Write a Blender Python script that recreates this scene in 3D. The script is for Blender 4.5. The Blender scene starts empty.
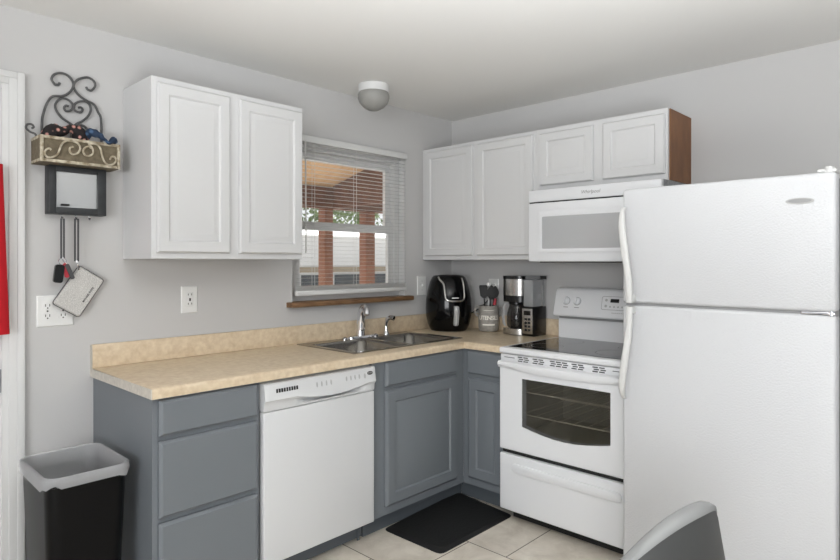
import bpy, bmesh, math, random
from mathutils import Vector, Matrix
random.seed(4)
SC = bpy.context.scene
COL = SC.collection

# ---------------------------------------------------------------- camera
cam_d = bpy.data.cameras.new('camera')
cam = bpy.data.objects.new('camera', cam_d)
COL.objects.link(cam)
cam.location = (-3.2909, -2.8055, 1.3719)
cam.rotation_euler = (math.pi / 2, 0, 0.7587 - math.pi / 2)
cam_d.sensor_width = 36
cam_d.lens = 599.83 / 840 * 36
cam_d.shift_y = -18.56 / 840
cam_d.clip_start = 0.05
SC.camera = cam

# ---------------------------------------------------------------- light
W = bpy.data.worlds.new('sky')
SC.world = W
W.use_nodes = True
wn = W.node_tree
wn.nodes.clear()
out = wn.nodes.new('ShaderNodeOutputWorld')
bg = wn.nodes.new('ShaderNodeBackground')
bg.inputs['Color'].default_value = (0.945, 0.970, 1.0, 1)
bg.inputs['Strength'].default_value = 0.45
# the sky is brighter on the sun's side, beyond the kitchen window
tcw = wn.nodes.new('ShaderNodeTexCoord')
sxw = wn.nodes.new('ShaderNodeSeparateXYZ')
mrw = wn.nodes.new('ShaderNodeMapRange')
mrw.inputs['From Min'].default_value = 0.1
mrw.inputs['From Max'].default_value = 0.6
mrw.inputs['To Min'].default_value = 0.45
mrw.inputs['To Max'].default_value = 1.15
wn.links.new(tcw.outputs['Generated'], sxw.inputs[0])
wn.links.new(sxw.outputs['Y'], mrw.inputs['Value'])
wn.links.new(mrw.outputs['Result'], bg.inputs['Strength'])
wn.links.new(bg.outputs[0], out.inputs[0])


def area(name, loc, target, sx, sy, power, color=(1, 1, 1)):
    d = bpy.data.lights.new(name, 'AREA')
    d.shape = 'RECTANGLE'
    d.size = sx
    d.size_y = sy
    d.energy = power
    d.color = color
    o = bpy.data.objects.new(name, d)
    COL.objects.link(o)
    o.location = loc
    o.rotation_euler = (Vector(target) - Vector(loc)).to_track_quat('-Z', 'Y').to_euler()
    return o


# added broad fill behind the camera, standing in for unseen window daylight
area('front_fill', (-6.8, -4.2, 1.5), (-0.5, -0.7, 0.95), 2.6, 1.6, 150, (0.96, 0.98, 1.0))
# added up-light behind the camera, bounced off the ceiling to brighten it
up = area('ceiling_bounce', (-3.1, -3.1, 1.2), (-2.5, -2.5, 3.0), 1.4, 1.4, 80, (0.95, 0.975, 1.0))
up.data.spread = math.radians(110)

sun_d = bpy.data.lights.new('sun', 'SUN')
sun_d.energy = 8.5
sun_d.angle = 0.05
sun = bpy.data.objects.new('sun', sun_d)
COL.objects.link(sun)
sun.location = (6, 8, 9)
sun.rotation_euler = Vector((-0.45, -0.62, -0.75)).to_track_quat('-Z', 'Y').to_euler()

SC.view_settings.view_transform = 'Standard'
SC.view_settings.look = 'None'
SC.view_settings.gamma = 1
SC.view_settings.use_curve_mapping = False
SC.view_settings.exposure = -0.04


# ---------------------------------------------------------------- materials
def srgb(r, g, b):
    f = lambda c: (c / 255 / 12.92) if c / 255 <= 0.04045 else ((c / 255 + 0.055) / 1.055) ** 2.4
    return (f(r), f(g), f(b), 1)


def mat(name, rgb, rough=0.5, metal=0.0, noise=0.0, nscale=8.0, bump=0.0, bscale=200.0, alpha=1.0, rgb2=None,
        spec=None, detail=4, coat=0.0, stretch=None):
    m = bpy.data.materials.new(name)
    m.use_nodes = True
    nt = m.node_tree
    p = nt.nodes['Principled BSDF']
    p.inputs['Base Color'].default_value = srgb(*rgb)
    p.inputs['Roughness'].default_value = rough
    p.inputs['Metallic'].default_value = metal
    p.inputs['Alpha'].default_value = alpha
    p.inputs['Coat Weight'].default_value = coat
    if spec is not None:
        p.inputs['Specular IOR Level'].default_value = spec
    tc = nt.nodes.new('ShaderNodeTexCoord')
    src = tc.outputs['Object']
    if stretch:
        mp = nt.nodes.new('ShaderNodeMapping')
        mp.inputs['Scale'].default_value = stretch
        nt.links.new(src, mp.inputs['Vector'])
        src = mp.outputs['Vector']
    if noise or rgb2:
        n = nt.nodes.new('ShaderNodeTexNoise')
        n.inputs['Scale'].default_value = nscale
        n.inputs['Detail'].default_value = detail
        nt.links.new(src, n.inputs['Vector'])
        r = nt.nodes.new('ShaderNodeValToRGB')
        r.color_ramp.elements[0].position = 0.3
        r.color_ramp.elements[1].position = 0.7
        if rgb2:
            c0, c1 = srgb(*rgb), srgb(*rgb2)
        else:
            b = srgb(*rgb)
            c0 = tuple(c * (1 - noise) for c in b[:3]) + (1,)
            c1 = tuple(min(1, c * (1 + noise)) for c in b[:3]) + (1,)
        r.color_ramp.elements[0].color = c0
        r.color_ramp.elements[1].color = c1
        nt.links.new(n.outputs['Fac'], r.inputs['Fac'])
        nt.links.new(r.outputs['Color'], p.inputs['Base Color'])
    if bump:
        n2 = nt.nodes.new('ShaderNodeTexNoise')
        n2.inputs['Scale'].default_value = bscale
        n2.inputs['Detail'].default_value = 2
        nt.links.new(tc.outputs['Object'], n2.inputs['Vector'])
        bp = nt.nodes.new('ShaderNodeBump')
        bp.inputs['Strength'].default_value = bump
        bp.inputs['Distance'].default_value = 0.002
        nt.links.new(n2.outputs['Fac'], bp.inputs['Height'])
        nt.links.new(bp.outputs['Normal'], p.inputs['Normal'])
    return m


def tile_mat():
    m = bpy.data.materials.new('floor_tile')
    m.use_nodes = True
    nt = m.node_tree
    p = nt.nodes['Principled BSDF']
    g = nt.nodes.new('ShaderNodeNewGeometry')
    s = nt.nodes.new('ShaderNodeSeparateXYZ')
    nt.links.new(g.outputs['Position'], s.inputs[0])
    c = nt.nodes.new('ShaderNodeCombineXYZ')
    a1 = nt.nodes.new('ShaderNodeMath'); a1.operation = 'ADD'; a1.inputs[1].default_value = 0.96 + 0.44 * 20
    a2 = nt.nodes.new('ShaderNodeMath'); a2.operation = 'ADD'; a2.inputs[1].default_value = 0.997 + 0.44 * 20
    nt.links.new(s.outputs['Y'], a1.inputs[0])
    nt.links.new(s.outputs['X'], a2.inputs[0])
    nt.links.new(a1.outputs[0], c.inputs['X'])
    nt.links.new(a2.outputs[0], c.inputs['Y'])
    b = nt.nodes.new('ShaderNodeTexBrick')
    b.offset = 0.5
    b.inputs['Scale'].default_value = 1.0
    b.inputs['Brick Width'].default_value = 0.44
    b.inputs['Row Height'].default_value = 0.44
    b.inputs['Mortar Size'].default_value = 0.0028
    b.inputs['Mortar Smooth'].default_value = 0.1
    b.inputs['Color1'].default_value = (1, 1, 1, 1)
    b.inputs['Color2'].default_value = (0.88, 0.88, 0.88, 1)
    b.inputs['Mortar'].default_value = (0.16, 0.14, 0.12, 1)
    nt.links.new(c.outputs[0], b.inputs['Vector'])
    n = nt.nodes.new('ShaderNodeTexNoise')
    n.inputs['Scale'].default_value = 7
    n.inputs['Detail'].default_value = 8
    n.inputs['Roughness'].default_value = 0.65
    n.inputs['Distortion'].default_value = 0.6
    nt.links.new(g.outputs['Position'], n.inputs['Vector'])
    r = nt.nodes.new('ShaderNodeValToRGB')
    r.color_ramp.elements[0].position = 0.35
    r.color_ramp.elements[0].color = srgb(206, 196, 182)
    r.color_ramp.elements[1].position = 0.68
    r.color_ramp.elements[1].color = srgb(234, 226, 213)
    nt.links.new(n.outputs['Fac'], r.inputs['Fac'])
    mx = nt.nodes.new('ShaderNodeMix')
    mx.data_type = 'RGBA'
    mx.blend_type = 'MULTIPLY'
    mx.inputs['Factor'].default_value = 1
    nt.links.new(r.outputs['Color'], mx.inputs['A'])
    nt.links.new(b.outputs['Color'], mx.inputs['B'])
    nt.links.new(mx.outputs['Result'], p.inputs['Base Color'])
    p.inputs['Roughness'].default_value = 0.4
    bp = nt.nodes.new('ShaderNodeBump')
    bp.inputs['Distance'].default_value = 0.002
    bp.inputs['Strength'].default_value = 0.5
    bp.invert = True
    nt.links.new(b.outputs['Fac'], bp.inputs['Height'])
    nt.links.new(bp.outputs['Normal'], p.inputs['Normal'])
    return m


def glass_mat(name, tint, amount, rough=0.02):
    """thin pane: part see-through, part glossy"""
    m = bpy.data.materials.new(name)
    m.use_nodes = True
    nt = m.node_tree
    p = nt.nodes['Principled BSDF']
    p.inputs['Base Color'].default_value = srgb(*tint)
    p.inputs['Roughness'].default_value = rough
    o = nt.nodes['Material Output']
    t = nt.nodes.new('ShaderNodeBsdfTransparent')
    mx = nt.nodes.new('ShaderNodeMixShader')
    mx.inputs[0].default_value = amount
    nt.links.new(t.outputs[0], mx.inputs[1])
    nt.links.new(p.outputs[0], mx.inputs[2])
    nt.links.new(mx.outputs[0], o.inputs['Surface'])
    return m


def floral_mat(name, base, petal, scale):
    m = bpy.data.materials.new(name)
    m.use_nodes = True
    nt = m.node_tree
    p = nt.nodes['Principled BSDF']
    p.inputs['Roughness'].default_value = 0.8
    tc = nt.nodes.new('ShaderNodeTexCoord')
    v = nt.nodes.new('ShaderNodeTexVoronoi')
    v.inputs['Scale'].default_value = scale
    nt.links.new(tc.outputs['Object'], v.inputs['Vector'])
    r = nt.nodes.new('ShaderNodeValToRGB')
    r.color_ramp.elements[0].position = 0.18
    r.color_ramp.elements[0].color = srgb(*petal)
    r.color_ramp.elements[1].position = 0.40
    r.color_ramp.elements[1].color = srgb(*base)
    nt.links.new(v.outputs['Distance'], r.inputs['Fac'])
    nt.links.new(r.outputs['Color'], p.inputs['Base Color'])
    return m


M = dict(
    wall=mat('wall_paint', (196, 195, 194), 0.75, bump=0.05, bscale=120),
    ceiling=mat('ceiling_paint', (226, 225, 222), 0.85, bump=0.08, bscale=90),
    trim=mat('white_trim', (216, 216, 215), 0.4),
    cab=mat('white_cabinet_paint', (208, 208, 208), 0.42),
    grey=mat('grey_cabinet_paint', (112, 117, 122), 0.45),
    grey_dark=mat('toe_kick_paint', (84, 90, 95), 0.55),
    wood_side=mat('oak_veneer', (134, 90, 52), 0.5, rgb2=(114, 74, 42), nscale=14, stretch=(1, 6, 0.6)),
    counter=mat('laminate', (202, 181, 152), 0.35, rgb2=(222, 205, 178), nscale=42, detail=10),
    counter_end=mat('laminate_end', (188, 182, 172), 0.5, rgb2=(208, 202, 190), nscale=60),
    steel=mat('stainless_steel', (190, 188, 184), 0.27, 1.0),
    sink_steel=mat('brushed_sink_steel', (150, 147, 142), 0.26, 1.0),
    chrome=mat('chrome', (225, 225, 228), 0.08, 1.0),
    appliance=mat('appliance_white', (226, 227, 229), 0.28),
    dishwasher=mat('dishwasher_white', (210, 211, 212), 0.28),
    fridge=mat('fridge_white', (202, 203, 205), 0.3, bump=0.8, bscale=150),
    fridge_side=mat('fridge_cabinet', (70, 73, 76), 0.5),
    offwhite=mat('offwhite_plastic', (210, 210, 208), 0.35),
    lightgrey=mat('light_grey_plastic', (176, 176, 175), 0.4),
    midgrey=mat('mid_grey_print', (150, 150, 150), 0.5),
    metalgrey=mat('galvanised_sheet', (150, 152, 154), 0.5, 0.3, noise=0.2, nscale=90),
    black=mat('black_plastic', (16, 16, 17), 0.25),
    gloss_black=mat('gloss_black', (9, 9, 10), 0.12, spec=0.3),
    matte_black=mat('matte_black', (20, 20, 20), 0.6),
    cooktop=mat('ceramic_glass', (26, 26, 27), 0.07),
    ring=mat('burner_ring', (120, 120, 120), 0.3),
    oven_glass=glass_mat('oven_glass', (44, 43, 38), 0.34),
    oven_in=mat('oven_enamel', (196, 190, 170), 0.5),
    rack=mat('oven_rack_wire', (240, 230, 205), 0.35),
    mw_glass=mat('microwave_screen', (176, 177, 178), 0.14),
    dark_line=mat('dark_gap', (34, 34, 34), 0.7),
    pane=glass_mat('window_glass', (240, 245, 245), 0.06),
    blind=mat('blind_vinyl', (214, 214, 212), 0.5),
    slat=mat('blind_slat_shaded', (176, 176, 174), 0.5),  # blind vinyl darkened, backlit shade of the slats put into the colour
    sill=mat('stained_sill_wood', (100, 72, 47), 0.45, rgb2=(136, 104, 72), nscale=12, stretch=(1, 8, 8)),
    iron=mat('dark_iron', (92, 92, 92), 0.5, 0.4, noise=0.25, nscale=40),
    old_white=mat('distressed_cream', (212, 204, 184), 0.7, rgb2=(128, 112, 86), nscale=45),
    burlap=mat('brown_grey_panel', (96, 86, 68), 0.8, rgb2=(122, 111, 91), nscale=60),
    black_wood=mat('black_stained_wood', (44, 46, 48), 0.5, noise=0.2, nscale=30),
    mirror=mat('mirror_glass', (226, 227, 226), 0.14, 0.7),
    floral=floral_mat('floral_cloth', (24, 19, 20), (206, 150, 138), 46),
    blue_cloth=floral_mat('blue_cloth', (34, 52, 76), (72, 100, 132), 40),
    red=mat('red_cloth', (186, 6, 26), 0.8),
    red_plastic=mat('red_plastic', (176, 48, 60), 0.4),
    strap=mat('grey_strap', (70, 70, 72), 0.6),
    pouch=mat('logo_weave', (172, 170, 167), 0.6, rgb2=(210, 208, 204), nscale=260, detail=1),
    plate=mat('ivory_white_plate', (228, 228, 226), 0.35),
    socket_dark=mat('socket_slot', (60, 58, 56), 0.6),
    frosted=mat('frosted_glass', (148, 147, 143), 0.55),
    stoneware=mat('grey_stoneware', (140, 136, 130), 0.6, rgb2=(164, 160, 153), nscale=60),
    cream=mat('cream_print', (240, 236, 226), 0.6),
    tank=glass_mat('clear_tank', (196, 198, 200), 0.42, 0.08),
    carafe=glass_mat('carafe_glass', (48, 46, 44), 0.6, 0.03),
    bin=mat('black_bin', (11, 11, 12), 0.35, spec=0.15),
    liner=mat('white_bin_liner', (226, 226, 228), 0.35, alpha=0.38, bump=0.4, bscale=30),
    mat_rubber=mat('black_rubber', (17, 17, 17), 0.65, bump=0.8, bscale=60),
    chair=mat('charcoal_leather', (66, 67, 67), 0.5),
    chair_rim=mat('lit_edge_grey', (138, 139, 139), 0.5),  # chair grey lightened, light on the upward edge put into the colour
    porch_ply=mat('porch_plywood', (206, 168, 124), 0.7, rgb2=(186, 146, 102), nscale=5, stretch=(6, 1, 1)),
    porch_wood=mat('porch_timber', (96, 60, 40), 0.7, rgb2=(116, 76, 52), nscale=8),
    porch_post=mat('porch_post_wood', (150, 98, 68), 0.7, rgb2=(130, 82, 56), nscale=10),
    siding=mat('white_siding', (244, 244, 244), 0.7),
    house_tan=mat('tan_trim', (176, 160, 138), 0.7),
    house_dark=mat('dark_window', (64, 70, 76), 0.2),
    leaf=mat('leaf_green', (86, 108, 62), 0.8, rgb2=(150, 168, 116), nscale=4),
    bark=mat('bark', (90, 74, 60), 0.9),
    ground=mat('concrete_yard', (224, 222, 216), 0.9, noise=0.1, nscale=3),
    tile=tile_mat(),
)


# ---------------------------------------------------------------- mesh helpers
def left_face(y0):                       # u = x, v = z, w = out of the window wall
    return lambda u, v, w: Vector((u, y0 - w, v))


def right_face(x0):                      # u = distance from the corner, v = z, w = out of the stove wall
    return lambda u, v, w: Vector((x0 - w, -u, v))


def roundrect(w, h, r, n=5, cx=0, cy=0):
    pts = []
    for k, (sx, sy) in enumerate(((1, 1), (-1, 1), (-1, -1), (1, -1))):
        for i in range(n + 1):
            a = math.pi / 2 * (k + i / n)
            pts.append((cx + sx * (w / 2 - r) + r * math.cos(a), cy + sy * (h / 2 - r) + r * math.sin(a)))
    return pts


def catmull(pts, n=6):
    P = [Vector(p) for p in pts]
    P = [P[0] * 2 - P[1]] + P + [P[-1] * 2 - P[-2]]
    res = []
    for i in range(1, len(P) - 2):
        a, b, c, d = P[i - 1:i + 3]
        for k in range(n):
            t = k / n
            res.append(0.5 * ((2 * b) + (c - a) * t + (2 * a - 5 * b + 4 * c - d) * t * t + (3 * b - a - 3 * c + d) * t ** 3))
    res.append(P[-2])
    return res


class MB:
    def __init__(s):
        s.bm = bmesh.new()

    def box(s, a, b, bev=0.0, seg=2, axes=None):
        lo = [min(a[i], b[i]) for i in range(3)]
        hi = [max(a[i], b[i]) for i in range(3)]
        mt = Matrix.Translation([(lo[i] + hi[i]) / 2 for i in range(3)]) @ Matrix.Diagonal([hi[i] - lo[i] for i in range(3)] + [1])
        r = bmesh.ops.create_cube(s.bm, size=1, matrix=mt)
        if bev:
            es = list({e for v in r['verts'] for e in v.link_edges})
            if axes:
                es = [e for e in es if any(abs((e.verts[0].co - e.verts[1].co)[i]) > 1e-6 for i in axes)]
            bmesh.ops.bevel(s.bm, geom=es, offset=bev, segments=seg, affect='EDGES', profile=0.5, clamp_overlap=True)
        return s

    def fbox(s, F, u0, u1, v0, v1, w0, w1, bev=0.0, seg=2):
        return s.box(F(u0, v0, w0), F(u1, v1, w1), bev, seg)

    def loops(s, rings, closed=True, cap0=True, cap1=True):
        vs = [[s.bm.verts.new(p) for p in r] for r in rings]
        n = len(vs[0])
        for a, b in zip(vs, vs[1:]):
            for i in range(n if closed else n - 1):
                j = (i + 1) % n
                s.bm.faces.new((a[i], a[j], b[j], b[i]))
        if cap0 and closed:
            s.bm.faces.new(list(reversed(vs[0])))
        if cap1 and closed:
            s.bm.faces.new(vs[-1])
        return s

    def cyl(s, p0, p1, r0, r1=None, seg=20, cap=True):
        r1 = r0 if r1 is None else r1
        p0, p1 = Vector(p0), Vector(p1)
        d = (p1 - p0).normalized()
        x = d.orthogonal().normalized()
        y = d.cross(x)
        ring = lambda p, r: [p + (x * math.cos(2 * math.pi * i / seg) + y * math.sin(2 * math.pi * i / seg)) * r for i in range(seg)]
        return s.loops([ring(p0, r0), ring(p1, r1)], True, cap, cap)

    def tube(s, pts, r, seg=8, smooth=6):
        P = catmull(pts, smooth) if smooth else [Vector(p) for p in pts]
        rings = []
        nrm = None
        for i, p in enumerate(P):
            d = (P[min(i + 1, len(P) - 1)] - P[max(i - 1, 0)]).normalized()
            if nrm is None:
                nrm = d.orthogonal().normalized()
            nrm = (nrm - d * nrm.dot(d)).normalized()
            b = d.cross(nrm)
            rr = r(i / (len(P) - 1)) if callable(r) else r
            rings.append([p + (nrm * math.cos(2 * math.pi * k / seg) + b * math.sin(2 * math.pi * k / seg)) * rr for k in range(seg)])
        return s.loops(rings)

    def lathe(s, prof, c, seg=32, cap=True):
        c = Vector(c)
        rings = [[c + Vector((r * math.cos(2 * math.pi * i / seg), r * math.sin(2 * math.pi * i / seg), z)) for i in range(seg)] for r, z in prof]
        return s.loops(rings, True, cap, cap)

    def frame(s, x0, x1, y0, y1, z0, z1, wl, wr, wt, wb, bev=0.0):
        s.box((x0, y0, z0), (x0 + wl, y1, z1), bev)
        s.box((x1 - wr, y0, z0), (x1, y1, z1), bev)
        if wt:
            s.box((x0 + wl, y0 + .0003, z1 - wt), (x1 - wr, y1, z1 - .0003), bev)
        if wb:
            s.box((x0 + wl, y0 + .0003, z0 + .0003), (x1 - wr, y1, z0 + wb), bev)
        return s

    def prism(s, poly, F, w0, w1):
        return s.loops([[F(u, v, w0) for u, v in poly], [F(u, v, w1) for u, v in poly]])

    def panel(s, F, u0, u1, v0, v1, prof):
        rings = []
        for ins, w in prof:
            a, b, c, d = u0 + ins, u1 - ins, v0 + ins, v1 - ins
            rings.append([F(a, c, w), F(b, c, w), F(b, d, w), F(a, d, w)])
        return s.loops(rings)

    def quad(s, *p):
        s.bm.faces.new([s.bm.verts.new(q) for q in p])
        return s

    def build(s, name, material, parent=None, local=False, angle=35):
        bm = s.bm
        bmesh.ops.remove_doubles(bm, verts=bm.verts, dist=1e-6)
        bmesh.ops.recalc_face_normals(bm, faces=bm.faces)
        for f in bm.faces:
            f.smooth = True
        for e in bm.edges:
            if len(e.link_faces) == 2 and e.calc_face_angle(0) > math.radians(angle):
                e.smooth = False
        loc = Vector((0, 0, 0))
        if not local:
            if parent is not None:
                loc = W_LOC.get(parent.name, Vector((0, 0, 0)))
                q = parent.get('_rz', 0)
            else:
                xs = [v.co for v in bm.verts]
                loc = Vector(((min(v.x for v in xs) + max(v.x for v in xs)) / 2, (min(v.y for v in xs) + max(v.y for v in xs)) / 2, min(v.z for v in xs)))
            bmesh.ops.translate(bm, verts=bm.verts, vec=-loc)
        me = bpy.data.meshes.new(name)
        bm.to_mesh(me)
        bm.free()
        o = bpy.data.objects.new(name, me)
        COL.objects.link(o)
        me.materials.append(material)
        if parent is not None:
            o.parent = parent
            W_LOC[o.name] = loc
        else:
            o.location = loc
            W_LOC[o.name] = loc
        return o


W_LOC = {}


def tag(o, label, cat, group=None, kind=None):
    if label:
        o['label'] = label
    if cat:
        o['category'] = cat
    if group:
        o['group'] = group
    if kind:
        o['kind'] = kind
    return o


def thing(name, label, cat, loc, rz=0.0, group=None):
    o = bpy.data.objects.new(name, None)
    o.empty_display_size = 0.05
    COL.objects.link(o)
    o.location = loc
    o.rotation_euler = (0, 0, rz)
    W_LOC[o.name] = Vector(loc)
    return tag(o, label, cat, group)


def structure(o):
    o['kind'] = 'structure'
    return o


def text(body, size, origin, xdir, ydir, material, parent, name='lettering', align='CENTER', shear=0.0, bend=None, spacing=1.0, weight=0.0):
    cu = bpy.data.curves.new(name, 'FONT')
    cu.body = body
    cu.size = size
    cu.align_x = align
    cu.align_y = 'CENTER'
    cu.extrude = 0.0004
    cu.offset = size * weight
    cu.shear = shear
    cu.space_character = spacing
    cu.resolution_u = 3
    t = bpy.data.objects.new(name, cu)
    COL.objects.link(t)
    bpy.context.view_layer.update()
    me = bpy.data.meshes.new_from_object(t.evaluated_get(bpy.context.evaluated_depsgraph_get()))
    bpy.data.objects.remove(t)
    bpy.data.curves.remove(cu)
    x, y = Vector(xdir).normalized(), Vector(ydir).normalized()
    n = x.cross(y)
    base = W_LOC[parent.name]
    for v in me.vertices:
        c = v.co
        if bend:
            p = bend(c.x, c.y, c.z)
        else:
            p = Vector(origin) + x * c.x + y * c.y + n * c.z
        v.co = p - base
    me.materials.clear()
    me.materials.append(material)
    me.name = name
    o = bpy.data.objects.new(name, me)
    COL.objects.link(o)
    o.parent = parent
    W_LOC[o.name] = base
    return o


RAISED = lambda t: [(0, 0), (0, t * .6), (.006, t), (.046, t), (.053, t - .009), (.058, t - .009), (.080, t - .001), (.082, t - .001)]
RAISED_GREY = lambda t: [(0, 0), (0, t * .5), (.012, t), (.060, t), (.067, t - .008), (.073, t - .008), (.088, t - .003)]
SLAB = lambda t: [(0, 0), (0, t * .6), (.010, t + .002)]

CEIL = 2.378
# ================================================================ room shell
b = MB()
b.box((-4.6, -4.6, -0.1), (0, 0, 0))
structure(b.build('floor', M['tile']))
b = MB()
b.box((-4.6, -4.6, CEIL), (0.15, 0.15, CEIL + 0.1))
structure(b.build('ceiling', M['ceiling']))
b = MB()
b.box((0, -4.6, -0.1), (0.15, 0.15, CEIL))
structure(b.build('wall_right', M['wall']))
# window wall with the window and door openings left out
WX0, WX1, WZ0, WZ1 = -1.365, -0.476, 1.135, 2.085
DX0, DX1, DZ = -3.52, -2.715, 2.05
b = MB()
b.box((WX1, 0, -0.1), (0, 0.15, CEIL))
b.box((WX0, 0, -0.1), (WX1, 0.15, WZ0))
b.box((WX0, 0, WZ1), (WX1, 0.15, CEIL))
b.box((DX1, 0, -0.1), (WX0, 0.15, CEIL))
b.box((DX0, 0, DZ), (DX1, 0.15, CEIL))
b.box((-4.6, 0, -0.1), (DX0, 0.15, CEIL))
structure(b.build('wall_left', M['wall']))

# door at the far left edge, with stepped casing
d1 = structure(thing('door_1', None, None, ((DX0 + DX1) / 2, 0.03, 0)))
b = MB()
b.box((DX0 + .012, 0.02, 0.01), (DX1 - .012, 0.06, DZ - .012), 0.004)
b.panel(left_face(0.022), DX0 + .1, DX1 - .1, .2, .95, [(0, 0), (0, .004), (.02, .010), (.03, .004)])
b.panel(left_face(0.022), DX0 + .1, DX1 - .1, 1.1, 1.9, [(0, 0), (0, .004), (.02, .010), (.03, .004)])
dl = b.build('door_panel', M['trim'], d1)
b = MB()
b.cyl((DX1 - .008, -0.004, 0.86), (DX1 - .008, -0.004, 0.95), 0.008)
b.box((DX1 - .03, 0.0, 0.86), (DX1 - .003, 0.018, 0.95))
tag(b.build('hinge', M['midgrey'], d1), 'dull metal hinge', None)
b = MB()
CX0, CX1, CZ = DX0 - .075, -2.640, DZ + .07
b.frame(CX0, CX1, -.012, 0.0, 0, CZ, .075, .075, .07, 0, .002)
b.frame(CX0, CX1, -.018, -.0122, 0, CZ - .0005, .053, .053, .05, 0, .002)
b.frame(CX0, CX1, -.024, -.0182, 0, CZ - .001, .025, .025, .025, 0, .002)
b.frame(DX0, DX1, 0.0005, 0.149, 0, DZ, .012, .012, .012, 0)
structure(b.build('trim_1', M['trim']))
b = MB()
b.box((-2.64, -0.012, 0), (-2.385, 0, 0.09), 0.003)
structure(b.build('baseboard_left', M['trim']))

# window with two sashes
w1 = structure(thing('window_1', None, None, ((WX0 + WX1) / 2, 0.1, WZ0)))
b = MB()
FX0, FX1 = WX0 + .005, WX1 - .005
b.frame(FX0, FX1, .055, .125, WZ0, WZ1, .045, .045, .07, .05)
b.build('window_frame', M['trim'], w1)
for nm, y0, z0, z1 in (('upper_sash', .090, 1.56, WZ1 - .07), ('lower_sash', .062, WZ0 + .05, 1.60)):
    b = MB()
    X0, X1 = FX0 + .045, FX1 - .045
    b.frame(X0, X1, y0, y0 + .025, z0, z1, .045, .045, .045, .045)
    sash = b.build(nm, M['trim'], w1)
    b = MB()
    b.box((X0 + .04, y0 + .011, z0 + .04), (X1 - .04, y0 + .014, z1 - .04))
    b.build('pane', M['pane'], sash)
b = MB()
b.box((-1.400, -0.055, 1.118), (-0.445, 0.054, 1.146), .004)
structure(b.build('trim_2', M['sill']))
b = MB()
b.frame(WX0 - .0001, WX1 + .0001, .0015, .0545, 1.1465, WZ1 + .0001, .004, .004, .004, 0)  # white liner added over the grey jambs to brighten them
structure(b.build('jamb_brightener', M['trim']))

# ================================================================ large furniture
# worktop, one L with a hole for the sink
CT = thing('countertop', 'beige mottled laminate countertop running in an L around the corner', 'countertop', (-1.2, -0.32, 0.876))
b = MB()
xs = [-2.392, -1.345, -0.635, -0.545, -.001]
ys = [-.001, -0.075, -0.51, -0.635, -0.914]
grid = {}
bm = b.bm
def gv(i, j):
    if (i, j) not in grid:
        grid[(i, j)] = bm.verts.new((xs[i], ys[j], 0.914))
    return grid[(i, j)]
for i in range(4):
    for j in range(4):
        x, y = (xs[i] + xs[i + 1]) / 2, (ys[j] + ys[j + 1]) / 2
        if y < -0.635 and x < -0.635:
            continue
        if -1.345 < x < -0.545 and -0.51 < y < -0.075:
            continue
        bm.faces.new((gv(i, j), gv(i, j + 1), gv(i + 1, j + 1), gv(i + 1, j)))
top = list(bm.faces)
r = bmesh.ops.extrude_face_region(bm, geom=top)
dv = [v for v in r['geom'] if isinstance(v, bmesh.types.BMVert)]
bmesh.ops.translate(bm, verts=dv, vec=(0, 0, -0.038))
fe = []
for e in bm.edges:
    p, q = e.verts[0].co, e.verts[1].co
    if p.z > .91 and q.z > .91:
        if abs(p.y + .635) < 1e-4 and abs(q.y + .635) < 1e-4 and max(p.x, q.x) <= -.634:
            fe.append(e)
        if abs(p.x + .635) < 1e-4 and abs(q.x + .635) < 1e-4 and max(p.y, q.y) <= -.634:
            fe.append(e)
bmesh.ops.bevel(bm, geom=fe, offset=0.014, segments=4, affect='EDGES', profile=0.5)
b.build('worktop_slab', M['counter'], CT)
b = MB()
b.box((-2.392, -0.022, 0.9142), (-.001, -.001, 1.014), 0.003)
b.build('backsplash', M['counter'], CT)
b = MB()
b.box((-0.022, -0.914, 0.9142), (-.001, -0.0225, 1.014), 0.003)
b.build('backsplash', M['counter'], CT)
b = MB()
b.box((-2.3945, -0.632, 0.876), (-2.3922, 0, 0.912))
b.box((-2.3945, -0.022, 0.912), (-2.3922, 0, 1.013))
tag(b.build('end_cap', M['counter_end'], CT), 'pale greyish end strip', None)

# drawer cabinet
LF = left_face(-0.61)
RF = right_face(-0.61)
c = thing('drawer_cabinet', 'grey base cabinet with three drawers at the open end of the counter', 'cabinet', (-2.165, -0.305, 0))
b = MB()
b.box((-2.383, -0.610, 0.0), (-2.365, -.004, 0.8755))
b.box((-2.3645, -0.588, 0.10), (-1.946, -.004, 0.872))
b.box((-2.3648, -0.610, 0.10), (-2.345, -0.589, 0.8755))
b.box((-1.968, -0.61, 0.10), (-1.945, -0.589, 0.8755))
for z0, z1 in ((.845, .876), (.712, .745), (.41, .45), (.10, .135)):
    b.box((-2.3448, -0.6098, z0), (-1.9682, -0.589, z1 - .0006))
b.build('body', M['grey'], c)
for z0, z1 in ((.735, .866), (.437, .716), (.125, .417)):
    b = MB()
    b.panel(LF, -2.363, -1.960, z0, z1, SLAB(.02))
    b.build('drawer', M['grey'], c)
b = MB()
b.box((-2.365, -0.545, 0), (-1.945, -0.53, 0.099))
b.build('toe_kick', M['grey_dark'], c)

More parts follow.
